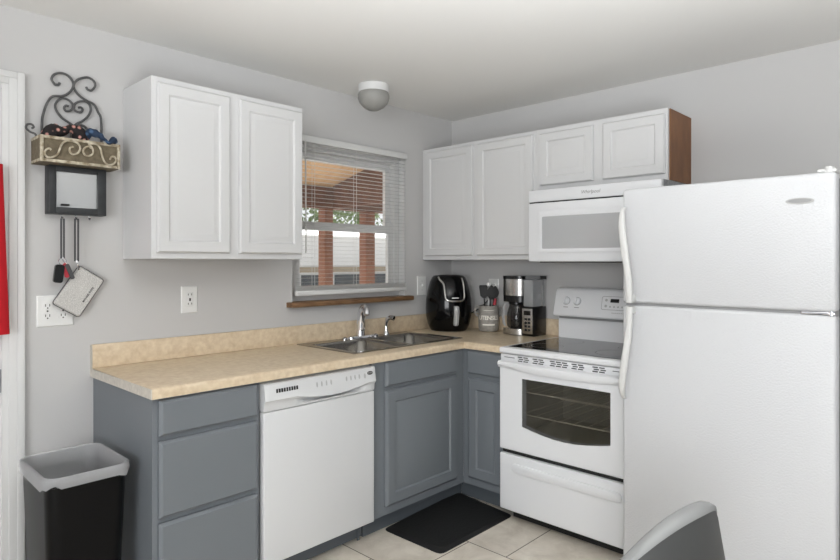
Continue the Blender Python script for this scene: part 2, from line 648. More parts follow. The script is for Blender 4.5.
# sink cabinet
c = thing('sink_cabinet', 'grey base cabinet under the sink with a false drawer above one door', 'cabinet', (-0.97, -0.305, 0))
b = MB()
b.box((-1.319, -0.588, 0.12), (-1.300, -.004, 0.70))
b.box((-0.68, -0.588, 0.12), (-0.661, -.004, 0.70))
b.box((-1.319, -0.588, 0.102), (-0.661, -.004, 0.118))
b.box((-1.320, -0.61, 0.10), (-1.215, -0.589, 0.8755))
b.box((-0.705, -0.61, 0.10), (-0.6105, -0.589, 0.8755))
for z0, z1 in ((.862, .876), (.715, .76), (.10, .165)):
    b.box((-1.2148, -0.6098, z0 + .0004), (-0.7052, -0.589, z1 - .0008))
b.build('body', M['grey'], c)
b = MB()
b.panel(LF, -1.237, -0.688, .745, .868, SLAB(.02))
b.build('drawer_front', M['grey'], c)
b = MB()
b.panel(LF, -1.237, -0.684, .143, .727, RAISED_GREY(.02))
b.build('door', M['grey'], c)
b = MB()
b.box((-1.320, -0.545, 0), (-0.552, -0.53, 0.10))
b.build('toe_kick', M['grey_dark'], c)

# corner cabinet beside the stove
c = thing('base_cabinet', 'narrow grey base cabinet with one drawer and one door beside the stove', 'cabinet', (-0.305, -0.77, 0))
b = MB()
b.box((-0.588, -0.914, 0.102), (-.004, -0.63, 0.872))
b.box((-0.61, -0.660, 0.10), (-0.589, -0.6105, 0.8755))
b.box((-0.61, -0.914, 0.10), (-0.589, -0.875, 0.8755))
for z0, z1 in ((.862, .876), (.70, .75), (.10, .165)):
    b.box((-0.6098, -0.8748, z0 + .0004), (-0.589, -0.6602, z1 - .0008))
b.build('body', M['grey'], c)
b = MB()
b.panel(RF, .652, .905, .735, .866, SLAB(.02))
b.build('drawer', M['grey'], c)
b = MB()
b.panel(RF, .652, .905, .143, .712, RAISED_GREY(.02))
b.build('door', M['grey'], c)
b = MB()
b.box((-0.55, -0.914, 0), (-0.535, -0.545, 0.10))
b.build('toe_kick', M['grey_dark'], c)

# upper cabinet left of the window
ULF = left_face(-0.305)
c = thing('wall_cabinet', 'white two-door wall cabinet hanging left of the window', 'cabinet', (-1.89, -0.15, 1.383))
b = MB()
b.box((-2.26, -0.305, 1.383), (-1.512, -.001, 2.139), .001, 1)
b.build('body', M['cab'], c)
for u0, u1 in ((-2.241, -1.915), (-1.866, -1.522)):
    b = MB()
    b.panel(ULF, u0, u1, 1.409, 2.115, RAISED(.02))
    b.build('door', M['cab'], c)

# upper cabinets right of the window
URF = right_face(-0.305)
c = thing('wall_cabinet', 'white two-door wall cabinet in the corner above the air fryer', 'cabinet', (-0.15, -0.45, 1.383))
b = MB()
b.box((-0.305, -0.907, 1.383), (-.001, -.001, 2.130), .001, 1)
b.build('body', M['cab'], c)
for u0, u1 in ((.036, .441), (.479, .885)):
    b = MB()
    b.panel(URF, u0, u1, 1.409, 2.106, RAISED(.02))
    b.build('door', M['cab'], c)
c = thing('wall_cabinet', 'short white wall cabinet with bare brown end panel above the microwave', 'cabinet', (-0.15, -1.28, 1.775))
b = MB()
b.box((-0.305, -1.658, 1.775), (-.001, -0.908, 2.130), .001, 1)
b.build('body', M['cab'], c)
b = MB()
b.box((-0.286, -1.664, 1.776), (-.001, -1.658, 2.129))
tag(b.build('side_panel', M['wood_side'], c), 'bare brown wood end panel', None)
for u0, u1 in ((.935, 1.264), (1.321, 1.648)):
    b = MB()
    b.panel(URF, u0, u1, 1.806, 2.103, RAISED(.02))
    b.build('door', M['cab'], c)

# ---------------------------------------------------------------- refrigerator
FX = -0.857
f = thing('refrigerator', 'tall white top-freezer refrigerator with textured doors', 'refrigerator', (-0.45, -2.06, 0))
FF = right_face(FX + .07)
b = MB()
b.box((FX + .075, -2.437, .03), (-.06, -1.682, 1.66), .006)
tag(b.build('cabinet_body', M['fridge_side'], f), 'dark grey cabinet sides', None)
b = MB()
b.fbox(FF, 1.680, 2.433, 1.199, 1.677, 0, .07, .012, 3)
fz = b.build('freezer_door', M['fridge'], f)
b = MB()
b.fbox(FF, 1.680, 2.433, .11, 1.188, 0, .07, .012, 3)
fd = b.build('fridge_door', M['fridge'], f)
b = MB()
b.fbox(FF, 1.69, 2.43, 1.15, 1.25, -.006, .055)
b.build('gasket', M['midgrey'], f)
b = MB()
b.fbox(FF, 1.69, 2.43, .03, .10, -.01, .02, .004)
b.build('base_grille', M['fridge_side'], f)


def fridge_handle(prof, par):
    m = MB()
    rings = []
    for z, u, o, hw in prof:
        pts = roundrect(hw * 2, .020, min(hw, .010) * .85, 3)
        rings.append([Vector((FX - o + dy, -(u + dx), z)) for dx, dy in pts])
    m.loops(rings)
    z, u, o, hw = prof[0]
    zz = z + (.03 if prof[-1][0] > z else -.03)
    m.box((FX - o, -u - hw * .7, z), (FX + .004, -u + hw * .7, zz), .003)
    return m.build('handle', M['offwhite'], par)


def interp(keys, n=28):
    res = []
    pts = catmull([Vector(k) for k in [(a[0], a[1], a[2]) for a in keys]], 6)
    ws = catmull([Vector((a[3], 0, 0)) for a in keys], 6)
    return [(p[0], p[1], p[2], w[0]) for p, w in zip(pts, ws)]


fridge_handle(interp([(1.202, 1.730, .042, .013), (1.30, 1.727, .047, .0135), (1.42, 1.714, .055, .0145), (1.52, 1.702, .052, .0135), (1.575, 1.696, .035, .010), (1.600, 1.690, .004, .007)]), fz)
fridge_handle(interp([(1.185, 1.730, .042, .013), (1.08, 1.728, .047, .0135), (.97, 1.716, .055, .0145), (.87, 1.702, .052, .0135), (.82, 1.696, .035, .010), (.795, 1.690, .004, .007)]), fd)
b = MB()
b.fbox(FF, 2.375, 2.432, 1.677, 1.690, -.03, .055, .005)
b.cyl(FF(2.41, 1.677, .045), FF(2.41, 1.697, .045), .014)
b.build('hinge_cover', M['offwhite'], f)
b = MB()
b.fbox(FF, 2.33, 2.428, 1.189, 1.198, .01, .069, .002)
b.cyl(FF(2.418, 1.186, .06), FF(2.418, 1.201, .06), .010)
tag(b.build('hinge', M['chrome'], f), 'shiny metal hinge plate', None)
b = MB()
el = lambda cu, cv, ru, rv, n=24: [(cu + ru * math.cos(2 * math.pi * i / n), cv + rv * math.sin(2 * math.pi * i / n)) for i in range(n)]
b.prism(el(2.327, 1.583, .044, .011), right_face(FX), 0, .003)
bad = b.build('badge', M['lightgrey'], f)
b = MB()
b.prism(el(2.327, 1.5835, .036, .0075), right_face(FX - .003), 0, .001)
b.build('badge_face', M['midgrey'], bad)

# ---------------------------------------------------------------- range
s = thing('electric_range', 'white freestanding glass-top electric range with oven and bottom drawer', 'stove', (-0.36, -1.295, 0))
U0, U1 = .918, 1.672
b = MB()
b.box((-.645, -U0 - .002, .05), (-.03, -U0 - .02, .893))
b.box((-.645, -U1 + .02, .05), (-.03, -U1 + .002, .893))
b.box((-.06, -U1, .05), (-.03, -U0, .893))
b.box((-.645, -U1, .05), (-.03, -U0, .07))
b.box((-.645, -U1 + .01, .36), (-.06, -U0 - .01, .39))
b.box((-.645, -U1 + .01, .853), (-.60, -U0 - .01, .893))
b.build('body', M['appliance'], s)
b = MB()
b.box((-.60, -U1 + .03, .0), (-.10, -U0 - .03, .05))
b.build('base_plinth', M['matte_black'], s)
b = MB()
b.box((-.60, -1.60, .40), (-.57, -.99, .40 + .001))
b.box((-.645, -1.62, .44), (-.12, -.97, .445))
b.box((-.645, -1.62, .84), (-.12, -.97, .845))
b.box((-.125, -1.62, .44), (-.12, -.97, .845))
b.box((-.645, -1.62, .44), (-.12, -1.615, .845))
b.box((-.645, -.975, .44), (-.12, -.97, .845))
cav = b.build('oven_cavity', M['oven_in'], s)
for z in (.56, .68):
    b = MB()
    b.tube([(-.60, -1.612, z), (-.60, -.978, z)], .0035, 6, 0)
    b.tube([(-.16, -1.612, z), (-.16, -.978, z)], .0035, 6, 0)
    for k in range(9):
        y = -1.60 + k * .074
        b.tube([(-.60, y, z), (-.16, y, z)], .002, 5, 0)
    b.build('oven_rack', M['rack'], cav)
b = MB()
b.box((-.692, -U1, .888), (-.06, -U0, .919), .009, 3)
ct = b.build('cooktop', M['appliance'], s)
b = MB()
b.box((-.645, -U1 + .028, .9188), (-.115, -U0 - .028, .9205), .001, 1)
gl = b.build('glass_surface', M['cooktop'], ct)


def annulus(m, cx, cy, r0, r1, z, n=40):
    for i in range(n):
        a, c2 = 2 * math.pi * i / n, 2 * math.pi * (i + 1) / n
        m.quad(*[(cx + q * math.cos(t), cy + q * math.sin(t), z) for q, t in ((r0, a), (r1, a), (r1, c2), (r0, c2))])


for cx, cy, rr in ((-.49, -1.09, .085), (-.26, -1.10, .075), (-.48, -1.48, .105), (-.26, -1.47, .08)):
    b = MB()
    annulus(b, cx, cy, rr - .0025, rr, .9209)
    b.build('burner_ring', M['ring'], gl)

# oven door with its curved window
DFc = right_face(-.648)
win = []
wl, wr, wt = 1.062, 1.545, .768
for t in range(9):
    a = t / 8
    win.append((wl + (wr - wl) * a, .520 - .033 * math.sin(math.pi * a) + .004 * a))
for t in range(9):
    a = t / 8
    win.append((wr - (wr - wl) * a, wt))
def resample_outer(poly, u0, u1, v0, v1):
    res = []
    cu, cv = (wl + wr) / 2, (.5 + wt) / 2
    for u, v in poly:
        du, dv_ = u - cu, v - cv
        t = min(((u1 - cu) / du if du > 0 else (u0 - cu) / du) if abs(du) > 1e-6 else 1e9,
                ((v1 - cv) / dv_ if dv_ > 0 else (v0 - cv) / dv_) if abs(dv_) > 1e-6 else 1e9)
        res.append([cu + du * t, cv + dv_ * t])
    for cx, cy in ((u0, v0), (u1, v0), (u1, v1), (u0, v1)):      # snap the nearest sample to each corner
        k = min(range(len(res)), key=lambda q: (res[q][0] - cx) ** 2 + (res[q][1] - cy) ** 2)
        res[k] = [cx, cy]
    return res
OU0, OU1, OV0, OV1 = U0 + .002, U1 - .002, .385, .848
outer = resample_outer(win, OU0, OU1, OV0, OV1)
inn = lambda d: [((u - (OU0 + OU1) / 2) * (1 - d / .38) + (OU0 + OU1) / 2, (v - (OV0 + OV1) / 2) * (1 - d / .23) + (OV0 + OV1) / 2) for u, v in outer]
b = MB()
b.loops([[DFc(u, v, 0) for u, v in win], [DFc(u, v, 0) for u, v in outer], [DFc(u, v, .036) for u, v in outer],
         [DFc(u, v, .042) for u, v in inn(.006)], [DFc(u, v, .042) for u, v in win], [DFc(u, v, 0) for u, v in win]], True, False, False)
od = b.build('oven_door', M['appliance'], s)
b = MB()
b.prism(win, right_face(-.648), .034, .039)
b.build('oven_window', M['oven_glass'], od)
# long bowed door handle with the vent slots above it
b = MB()
rings = []
for k in range(25):
    a = k / 24
    u = U0 - .002 + (U1 - U0 + .004) * a
    sag = .018 * math.sin(math.pi * a)
    o = .052 + .012 * math.sin(math.pi * a)
    zt, zb = .848, .815 - sag
    prof = [(.040, zt), (o * .8, zt), (o, zt - .008), (o + .002, (zt + zb) / 2 - .003), (o - .006, zb + .003), (.046, zb)]
    rings.append([DFc(u, z, w) for w, z in prof])
b.loops(rings)
b.build('handle', M['appliance'], od)
b = MB()
b.fbox(DFc, U0 + .003, U1 - .003, .846, .884, 0, .030, .003)
vs = b.build('vent_strip', M['appliance'], s)
SLOTS = [(.945, 1.01, .866, .869), (1.55, 1.62, .866, .869)]
for g0 in (1.03, 1.12, 1.22, 1.34, 1.45):
    for rr_ in range(3):
        for k in range(3 if g0 == 1.22 else 2):
            uu = g0 + k * .034 + (rr_ % 2) * .006
            SLOTS.append((uu, uu + .027, .852 + rr_ * .010, .857 + rr_ * .010))
for u0, u1, z0, z1 in SLOTS:
    b = MB()
    b.fbox(DFc, u0, u1, z0, z1, .029, .0312)
    b.build('vent_slot', M['dark_line'], vs)
# drawer
b = MB()
b.fbox(DFc, U0 + .002, U1 - .002, .066, .362, 0, .040, .008, 3)
dr = b.build('bottom_drawer', M['appliance'], s)
b = MB()
hp = roundrect(.60, .046, .022, 6, (U0 + U1) / 2 + .005, .298)
hp = [(u, v - .006 * math.sin(math.pi * min(1, max(0, (u - 1.0) / .6)))) for u, v in hp]
b.loops([[DFc(u, v, .039) for u, v in hp], [DFc((u - 1.3) * .995 + 1.3, v, .047) for u, v in hp], [DFc((u - 1.3) * .975 + 1.3, (v - .295) * .6 + .299, .050) for u, v in hp]])
b.build('drawer_grip', M['appliance'], dr)
b = MB()
b.fbox(DFc, U0 + .01, U1 - .01, .363, .384, 0, .02)
b.build('drawer_gap', M['dark_line'], s)
# backguard
b = MB()
prof = [(.0, .90), (.075, .90), (.075, 1.036), (.0, 1.036)]
b.prism([(U0 + .012, .90), (U1 - .012, .90), (U1 - .012, 1.05), (U0 + .012, 1.05)], right_face(-.03), 0, .07)
bk = b.build('backguard', M['appliance'], s)
b = MB()
b.prism([(U0 + .02, 1.034), (U1 - .02, 1.034), (U1 - .02, 1.046), (U0 + .02, 1.046)], right_face(-.03), 0, .079)
b.build('back_vent', M['midgrey'], bk)
sec = [(-.03, 1.046), (-.145, 1.050), (-.150, 1.058), (-.112, 1.195), (-.10, 1.210), (-.085, 1.216), (-.03, 1.216)]
b = MB()
rings = []
for u, sc in ((U0 - .0, .94), (U0 + .012, 1.0), (U1 - .012, 1.0), (U1, .94)):
    rings.append([Vector((x if sc == 1 else (x + .03) * sc - .03, -u, z if sc == 1 else (z - 1.12) * .96 + 1.12)) for x, z in sec])
b.loops(rings)
cp = b.build('control_panel', M['appliance'], bk)
tilt = Vector((-.112 + .150, 0, 1.195 - 1.058)).normalized()       # up the sloping face
nrm = Vector((-tilt.z, 0, tilt.x))
def PF(u, v, w):
    p = Vector((-.150, -u, 1.058)) + tilt * v + nrm * w
    return p
for u in (.998, 1.068, 1.50, 1.57):
    b = MB()
    b.cyl(PF(u, .085, 0), PF(u, .085, .014), .021, .019, 24)
    b.cyl(PF(u, .085, .014), PF(u, .085, .016), .019, .015, 24)
    c0 = PF(u, .085, .018)
    k = [(u - .005, .066), (u + .005, .066), (u + .005, .104), (u - .005, .104)]
    b.prism(k, PF, .014, .027)
    kn = b.build('knob', M['appliance'], cp)
    b = MB()
    annulus_pts = 28
    for i in range(annulus_pts):
        a, c2 = 2 * math.pi * i / annulus_pts, 2 * math.pi * (i + 1) / annulus_pts
        b.quad(*[PF(u + q * math.cos(t), .085 + q * math.sin(t), .0008) for q, t in ((.022, a), (.0245, a), (.0245, c2), (.022, c2))])
    b.prism([(u - .015, .046), (u + .015, .046), (u + .015, .050), (u - .015, .050)], PF, 0, .0006)
    b.build('dial_print', M['midgrey'], kn)
b = MB()
fr0, fr1 = roundrect(.26, .078, .012, 4, 1.350, .083), roundrect(.255, .073, .010, 4, 1.350, .083)
b.loops([[PF(u, v, .0004) for u, v in fr0], [PF(u, v, .0008) for u, v in fr1]], True, False, False)
pf = b.build('panel_outline', M['midgrey'], cp)
b = MB()
b.prism([(1.272, .087), (1.322, .087), (1.322, .108), (1.272, .108)], PF, 0, .002)
b.build('display', M['gloss_black'], cp)
for (u, v, rr_) in [(1.247, .100, .008), (1.247, .066, .008)] + [(1.273 + k * .0235, .063, .005) for k in range(4)] + [(1.357 + k * .025, .100, .008) for k in range(4)] + [(1.373 + k * .023, .066, .008) for k in range(4)]:
    b = MB()
    b.prism(el(u, v, rr_, rr_, 12), PF, 0, .0012)
    b.build('button', M['lightgrey'], cp)
b = MB()
for k in range(12):
    b.prism([(1.285 + k * .011, .026), (1.293 + k * .011, .026), (1.294 + k * .011, .030), (1.286 + k * .011, .030)], PF, 0, .0006)
tag(b.build('maker_name', M['lightgrey'], cp), 'line of tiny grey lettering', None)

# ---------------------------------------------------------------- microwave
m_ = thing('microwave', 'white over-the-range microwave mounted above the stove', 'microwave', (-0.2, -1.29, 1.37))
MF = right_face(-.37)
V0, V1 = .913, 1.664
b = MB()
b.box((-.37, -V1, 1.376), (-.001, -V0, 1.772))
b.build('body', M['metalgrey'], m_)
b = MB()
b.fbox(MF, V0, V1, 1.705, 1.770, 0, .030, .004)
vp = b.build('vent_panel', M['appliance'], m_)
b = MB()
b.fbox(MF, V0, V1 - .15, 1.371, 1.698, 0, .032, .006, 3)
md = b.build('door', M['appliance'], m_)
b = MB()
b.fbox(MF, V1 - .148, V1, 1.371, 1.698, 0, .030, .006, 3)
mc = b.build('control_panel', M['appliance'], m_)
for i in range(5):
    for j in range(3):
        b = MB()
        b.fbox(MF, V1 - .12 + j * .032, V1 - .097 + j * .032, 1.42 + i * .03, 1.438 + i * .03, .029, .032)
        b.build('button', M['lightgrey'], mc)
b = MB()
b.fbox(MF, V1 - .125, V1 - .025, 1.62, 1.66, .029, .032)
b.build('display', M['gloss_black'], mc)
b = MB()
o1 = roundrect(.525, .235, .012, 4, 1.238, 1.537)
o2 = roundrect(.470, .178, .006, 4, 1.238, 1.531)
b.loops([[MF(u, v, .031) for u, v in o1], [MF(u, v, .036) for u, v in o1], [MF((u - 1.238) * .985 + 1.238, (v - 1.537) * .97 + 1.537, .038) for u, v in o1],
         [MF(u, v, .035) for u, v in o2], [MF(u, v, .0325) for u, v in o2]], True, False, False)
b.build('window_frame', M['appliance'], md)
b = MB()
b.prism(roundrect(.474, .182, .006, 4, 1.238, 1.531), MF, .0315, .034)
b.build('window', M['mw_glass'], md)
b = MB()
b.fbox(MF, V0 + .002, V1 - .002, 1.697, 1.706, 0, .022)
b.build('vent_gap', M['dark_line'], m_)
b = MB()
b.box((-.36, -V1 + .02, 1.366), (-.06, -V0 - .05, 1.377))
b.build('underside', M['matte_black'], m_)
text('Whirlpool', .026, MF(1.292, 1.738, .0302), (0, -1, 0), (0, 0, 1), M['midgrey'], vp, shear=.3)

# ---------------------------------------------------------------- dishwasher
d = thing('dishwasher', 'white built-in dishwasher with front control strip under the counter', 'dishwasher', (-1.632, -0.31, 0))
GF = left_face(-.60)
A0, A1 = -1.938, -1.324
b = MB()
b.box((A0 + .003, -.60, .10), (A1 - .003, -.03, .866))
b.build('tub', M['lightgrey'], d)
b = MB()
b.fbox(GF, A0, A1, .105, .744, 0, .035, .006, 3)
b.build('door', M['dishwasher'], d)
b = MB()
rings = []
N = 33
for k in range(N):
    a = k / (N - 1)
    u = A0 + (A1 - A0) * a
    s_ = max(0, 1 - ((a - .58) / .33) ** 2)
    lip = .790 - .024 * s_                       # the pull lip dips in the middle
    dep = .026 * (s_ > 0) * min(1, s_ * 2)
    e = 0 if 0 < k < N - 1 else .004
    prof = [(0, .748), (.036 - e, .748), (.038 - e, .756), (.040 - e - dep, lip - .012), (.047 - e - dep * .6, lip - .003), (.052 - e, lip + .004), (.050 - e, .80), (.042 - e, .858), (.036 - e, .862), (0, .862)]
    rings.append([GF(u, z, w) for w, z in prof])
b.loops(rings)
cp = b.build('control_panel', M['dishwasher'], d)
def DF2(u, v, w):                               # sloping face of the control strip
    t = (v - .80) / .058
    return GF(u, v, .0502 - .008 * t + w)
for k in range(9):
    u = A0 + .052 + k * .0125
    b = MB()
    b.prism([(u, .822), (u + .009, .822), (u + .009, .838), (u, .838)], DF2, -.002, .0008)
    tag(b.build('vent_slot', M['dark_line'], cp), 'black vent slot', None)
for u, v, ru, rv in [(A0 + .262 + k * .026, .826, .004, .012) for k in range(4)] + [(A0 + .43 + k * .026, .828, .0045, .011) for k in range(4)] + [(A0 + .542, .826, .006, .012)]:
    b = MB()
    b.prism(el(u, v, ru, rv, 10), DF2, -.002, .0008)
    b.build('button', M['lightgrey'], cp)
b = MB()
b.prism(el(A0 + .576, .836, .018, .0085), DF2, -.002, .0012)
bad = b.build('badge', M['socket_dark'], cp)
text('Whirlpool', .0085, DF2(A0 + .576, .836, .0013), (1, 0, 0), (0, 0, 1), M['lightgrey'], bad, shear=.3)
b = MB()
b.box((A0 + .01, -.55, .012), (A1 - .01, -.53, .10))
b.box((A1 - .04, -.556, .0), (A1 - .028, -.55, .05))
b.build('kick_plate', M['grey_dark'], d)

# ================================================================ sink and taps
sk = thing('kitchen_sink', 'stainless steel double-bowl sink set into the counter', 'sink', (-0.945, -0.29, 0.72))
b = MB()
X = [-1.368, -1.325, -.965, -.925, -.572, -.525]
Y = [-.052, -.135, -.505, -.532]
bm = b.bm
g = {}
def sv(i, j):
    if (i, j) not in g:
        g[(i, j)] = bm.verts.new((X[i], Y[j], .9185))
    return g[(i, j)]
for i in range(5):
    for j in range(3):
        if j == 1 and i in (1, 3):
            continue
        bm.faces.new((sv(i, j), sv(i, j + 1), sv(i + 1, j + 1), sv(i + 1, j)))
r = bmesh.ops.extrude_face_region(bm, geom=list(bm.faces))
bmesh.ops.translate(bm, verts=[v for v in r['geom'] if isinstance(v, bmesh.types.BMVert)], vec=(0, 0, -.004))
b.build('rim', M['sink_steel'], sk)
for x0, x1 in ((X[1], X[2]), (X[3], X[4])):
    b = MB()
    cx, cy, w_, h_ = (x0 + x1) / 2, -.32, x1 - x0, .37
    rings = []
    for ins, z, rad in ((-.001, .9188, .004), (.002, .913, .03), (.006, .90, .055), (.016, .78, .065), (.03, .755, .07), (.06, .747, .07), (.13, .744, .04)):
        rings.append([Vector((px, py, z)) for px, py in roundrect(w_ - 2 * ins, h_ - 2 * ins, rad, 6, cx, cy)])
    b.loops(rings, True, False, True)
    bowl = b.build('bowl', M['sink_steel'], sk, angle=60)
    b = MB()
    b.lathe([(.0, .745), (.038, .745), (.042, .7475), (.030, .749), (.026, .746), (.0, .746)], (cx, cy, 0), 24, False)
    b.build('drain', M['chrome'], bowl)

fa = thing('kitchen_faucet', 'chrome single-lever kitchen faucet at the back of the sink', 'faucet', (-0.937, -0.085, 0.9187))
b = MB()
rings = []
for ins, z in ((0, .9187), (.001, .926), (.006, .931)):
    rings.append([Vector((px, py, z)) for px, py in roundrect(.20 - 2 * ins, .056 - 2 * ins, .027 - ins, 6, -0.937, -.087)])
b.loops(rings)
b.build('base_plate', M['chrome'], fa)
b = MB()
b.lathe([(.028, .929), (.027, .945), (.024, .96), (.0255, .99), (.026, 1.005), (.021, 1.018), (.006, 1.024)], (-0.937, -.085, 0), 24)
b.build('body', M['chrome'], fa)
b = MB()
b.tube([(-0.939, -.09, .96), (-0.938, -.093, 1.02), (-0.935, -.104, 1.064), (-0.938, -.126, 1.088), (-0.950, -.150, 1.084), (-0.957, -.162, 1.058)], lambda t: .0245 - .007 * t, 16)
b.build('spout', M['chrome'], fa)
b = MB()
b.tube([(-0.943, -.078, 1.015), (-0.941, -.080, 1.060), (-0.935, -.095, 1.098), (-0.933, -.120, 1.112)], lambda t: .012 - .005 * t + .003 * math.sin(t * 3), 12)
b.build('lever', M['chrome'], fa)
sp = thing('side_sprayer', 'small chrome pull-out sprayer standing right of the faucet', 'sprayer', (-0.728, -0.085, 0.9187))
b = MB()
b.lathe([(.022, .9187), (.021, .926), (.014, .934), (.012, .945), (.011, .97)], (-0.728, -.085, 0), 20)
b.build('holder', M['chrome'], sp)
b = MB()
b.tube([(-0.728, -.085, .965), (-0.728, -.088, .995), (-0.726, -.098, 1.015), (-0.720, -.118, 1.024), (-0.712, -.14, 1.020)], lambda t: .010 + .006 * t, 12)
b.build('spray_head', M['chrome'], sp)
for i, (x, lab) in enumerate(((-1.060, 'small round chrome sink-hole cap left of the faucet'), (-.822, 'small round chrome sink-hole cap between faucet and sprayer'))):
    b = MB()
    b.lathe([(.017, .9187), (.017, .926), (.010, .932), (.003, .934)], (x, -.09, 0), 18)
    tag(b.build('hole_cap', M['chrome']), lab, 'cap')

# ================================================================ window blind
bl = thing('window_blind', 'white horizontal mini blind lowered over the kitchen window', 'blind', (-0.92, -0.02, 1.17))
BX0, BX1 = -1.352, -.486
b = MB()
b.box((BX0, -.034, 2.042), (BX1, .004, 2.080), .003)
b.build('head_rail', M['blind'], bl)
b = MB()
n = 36
for k in range(n):
    z = 1.232 + (2.032 - 1.232) * k / (n - 1)
    cz = .0010
    pts = [(-.026, z - .0004), (-.0155, z + cz - .0004), (-.005, z - .0004), (-.005, z), (-.0155, z + cz), (-.026, z)]
    b.loops([[Vector((x, y, zz)) for y, zz in pts] for x in (BX0 + .004, BX1 - .004)])
b.build('slats', M['slat'], bl)
b = MB()
for k in range(6):
    z = 1.208 + k * .0035
    b.box((BX0 + .004, -.028, z), (BX1 - .004, -.003, z + .0013))
b.build('stacked_slats', M['blind'], bl)
b = MB()
b.box((BX0 + .003, -.030, 1.180), (BX1 - .003, -.001, 1.207), .003)
b.build('bottom_rail', M['blind'], bl)
b = MB()
for x in (-1.23, -.92, -.60):
    for y in (-.0285, -.0022):
        b.tube([(x, y, 2.045), (x, y, 1.20)], .0011, 5, 0)
b.build('ladder_cords', M['blind'], bl)
b = MB()
b.tube([(-1.302, -.040, 2.05), (-1.300, -.043, 1.42)], .0042, 8, 0)
b.build('tilt_wand', M['blind'], bl)
b = MB()
b.tube([(-.545, -.037, 2.045), (-.547, -.040, 1.50)], .0015, 6, 0)
b.lathe([(.002, 1.50), (.006, 1.47), (.004, 1.465)], (-.547, -.040, 0), 10)
b.build('lift_cord', M['blind'], bl)


# ================================================================ wall plates
def duplex(F, u, v, w, h, label, parts, group=None):
    base = F(u, v - h / 2, 0)
    t = thing('wall_plate', label, 'wall plate', base)
    b = MB()
    b.panel(F, u - w / 2, u + w / 2, v - h / 2, v + h / 2, [(0, 0), (0, .003), (.004, .006)])
    b.build('cover_plate', M['plate'], t)
    for kind, uu in parts:
        if kind == 'outlet':
            for dz in (.021, -.021):
                b = MB()
                b.prism(roundrect(.034, .030, .010, 4, uu, v + dz), F, .005, .0085)
                so = b.build('socket', M['plate'], t)
                b = MB()
                b.fbox(F, uu - .009, uu - .006, v + dz - .002, v + dz + .008, .008, .0088)
                b.fbox(F, uu + .006, uu + .009, v + dz - .002, v + dz + .008, .008, .0088)
                b.prism(el(uu, v + dz - .008, .003, .003, 10), F, .008, .0088)
                b.build('slots', M['socket_dark'], so)
            b = MB()
            b.prism(el(uu, v, .0035, .0035, 10), F, .005, .008)
            b.build('screw', M['socket_dark'], t)
        elif kind == 'gfci':
            b = MB()
            b.fbox(F, uu - .017, uu + .017, v - .034, v + .034, .005, .009, .002)
            so = b.build('socket', M['plate'], t)
            b = MB()
            for dz in (.024, -.02):
                b.fbox(F, uu - .010, uu - .007, v + dz - .004, v + dz + .005, .008, .0095)
                b.fbox(F, uu + .007, uu + .010, v + dz - .004, v + dz + .005, .008, .0095)
            b.fbox(F, uu - .004, uu + .004, v - .007, v + .007, .008, .0105)
            b.build('test_button', M['socket_dark'], so)
        else:
            b = MB()
            b.fbox(F, uu - .005, uu + .005, v - .012, v + .012, .005, .007)
            b.fbox(F, uu - .004, uu + .004, v - .004, v + .008, .006, .018, .001)
            b.build('toggle', M['plate'], t)
            for dz in (.03, -.03):
                b = MB()
                b.prism(el(uu, v + dz, .003, .003, 10), F, .005, .0075)
                b.build('screw', M['lightgrey'], t)
    return t


L0, R0 = left_face(0), right_face(0)
duplex(L0, -2.528, 1.168, .135, .128, 'wide white double wall plate behind the hanging wristlet', [('outlet', -2.557), ('outlet', -2.500)])
duplex(L0, -1.954, 1.188, .082, .128, 'single white outlet plate under the cabinet left of the window', [('gfci', -1.954)])
duplex(L0, -.318, 1.208, .085, .130, 'white switch plate half behind the black air fryer', [('switch', -.318)])
duplex(R0, .375, 1.190, .082, .128, 'white outlet plate behind the utensil crock', [('outlet', .375)])

# ================================================================ ceiling light
cl = thing('ceiling_light', 'small round flush ceiling light with frosted dome above the sink', 'ceiling light', (-0.99, -0.26, CEIL))
b = MB()
b.lathe([(.083, CEIL), (.088, CEIL - .004), (.088, CEIL - .040), (.083, CEIL - .046)], (-.99, -.26, 0), 36)
b.build('base_ring', M['trim'], cl)
b = MB()
b.lathe([(.084, CEIL - .044), (.090, CEIL - .058), (.090, CEIL - .078), (.080, CEIL - .105), (.058, CEIL - .128), (.030, CEIL - .143), (.004, CEIL - .147)], (-.99, -.26, 0), 36)
b.build('glass_dome', M['frosted'], cl)

# ================================================================ things on the counter
# air fryer
AX, AY = -.238, -.176
af = thing('air_fryer', 'black egg-shaped air fryer with silver trim in the counter corner', 'air fryer', (AX, AY, .914))
prof = [(.0, .914), (.118, .914), (.124, .922), (.140, .955), (.152, 1.01), (.155, 1.06), (.152, 1.12), (.142, 1.18), (.127, 1.235), (.112, 1.266), (.098, 1.278), (.05, 1.284), (.0, 1.285)]
b = MB()
b.lathe([(.118, .9146)] + prof[2:-1] + [(.003, 1.285)], (AX, AY, 0), 48)
b.build('body', M['gloss_black'], af, angle=50)
front = math.atan2(-2.8055 - AY, -3.2909 - AX) + .30         # the front looks out towards the room
def AF(ang, z, off):
    for (r0, z0), (r1, z1) in zip(prof[1:], prof[2:]):
        if z0 <= z <= z1:
            rr = r0 + (r1 - r0) * (z - z0) / (z1 - z0)
            break
    else:
        rr = prof[-2][0]
    a = front + ang
    return Vector((AX + (rr + off) * math.cos(a), AY + (rr + off) * math.sin(a), z))
b = MB()
pts = [AF(-.95, 1.268, .002), AF(-.78, 1.25, .002), AF(-.55, 1.225, .002), AF(-.47, 1.18, .002), AF(-.42, 1.135, .003), AF(-.30, 1.118, .003), AF(0, 1.114, .003), AF(.30, 1.118, .003), AF(.42, 1.135, .003), AF(.47, 1.18, .002), AF(.50, 1.235, .002), AF(.52, 1.262, .002)]
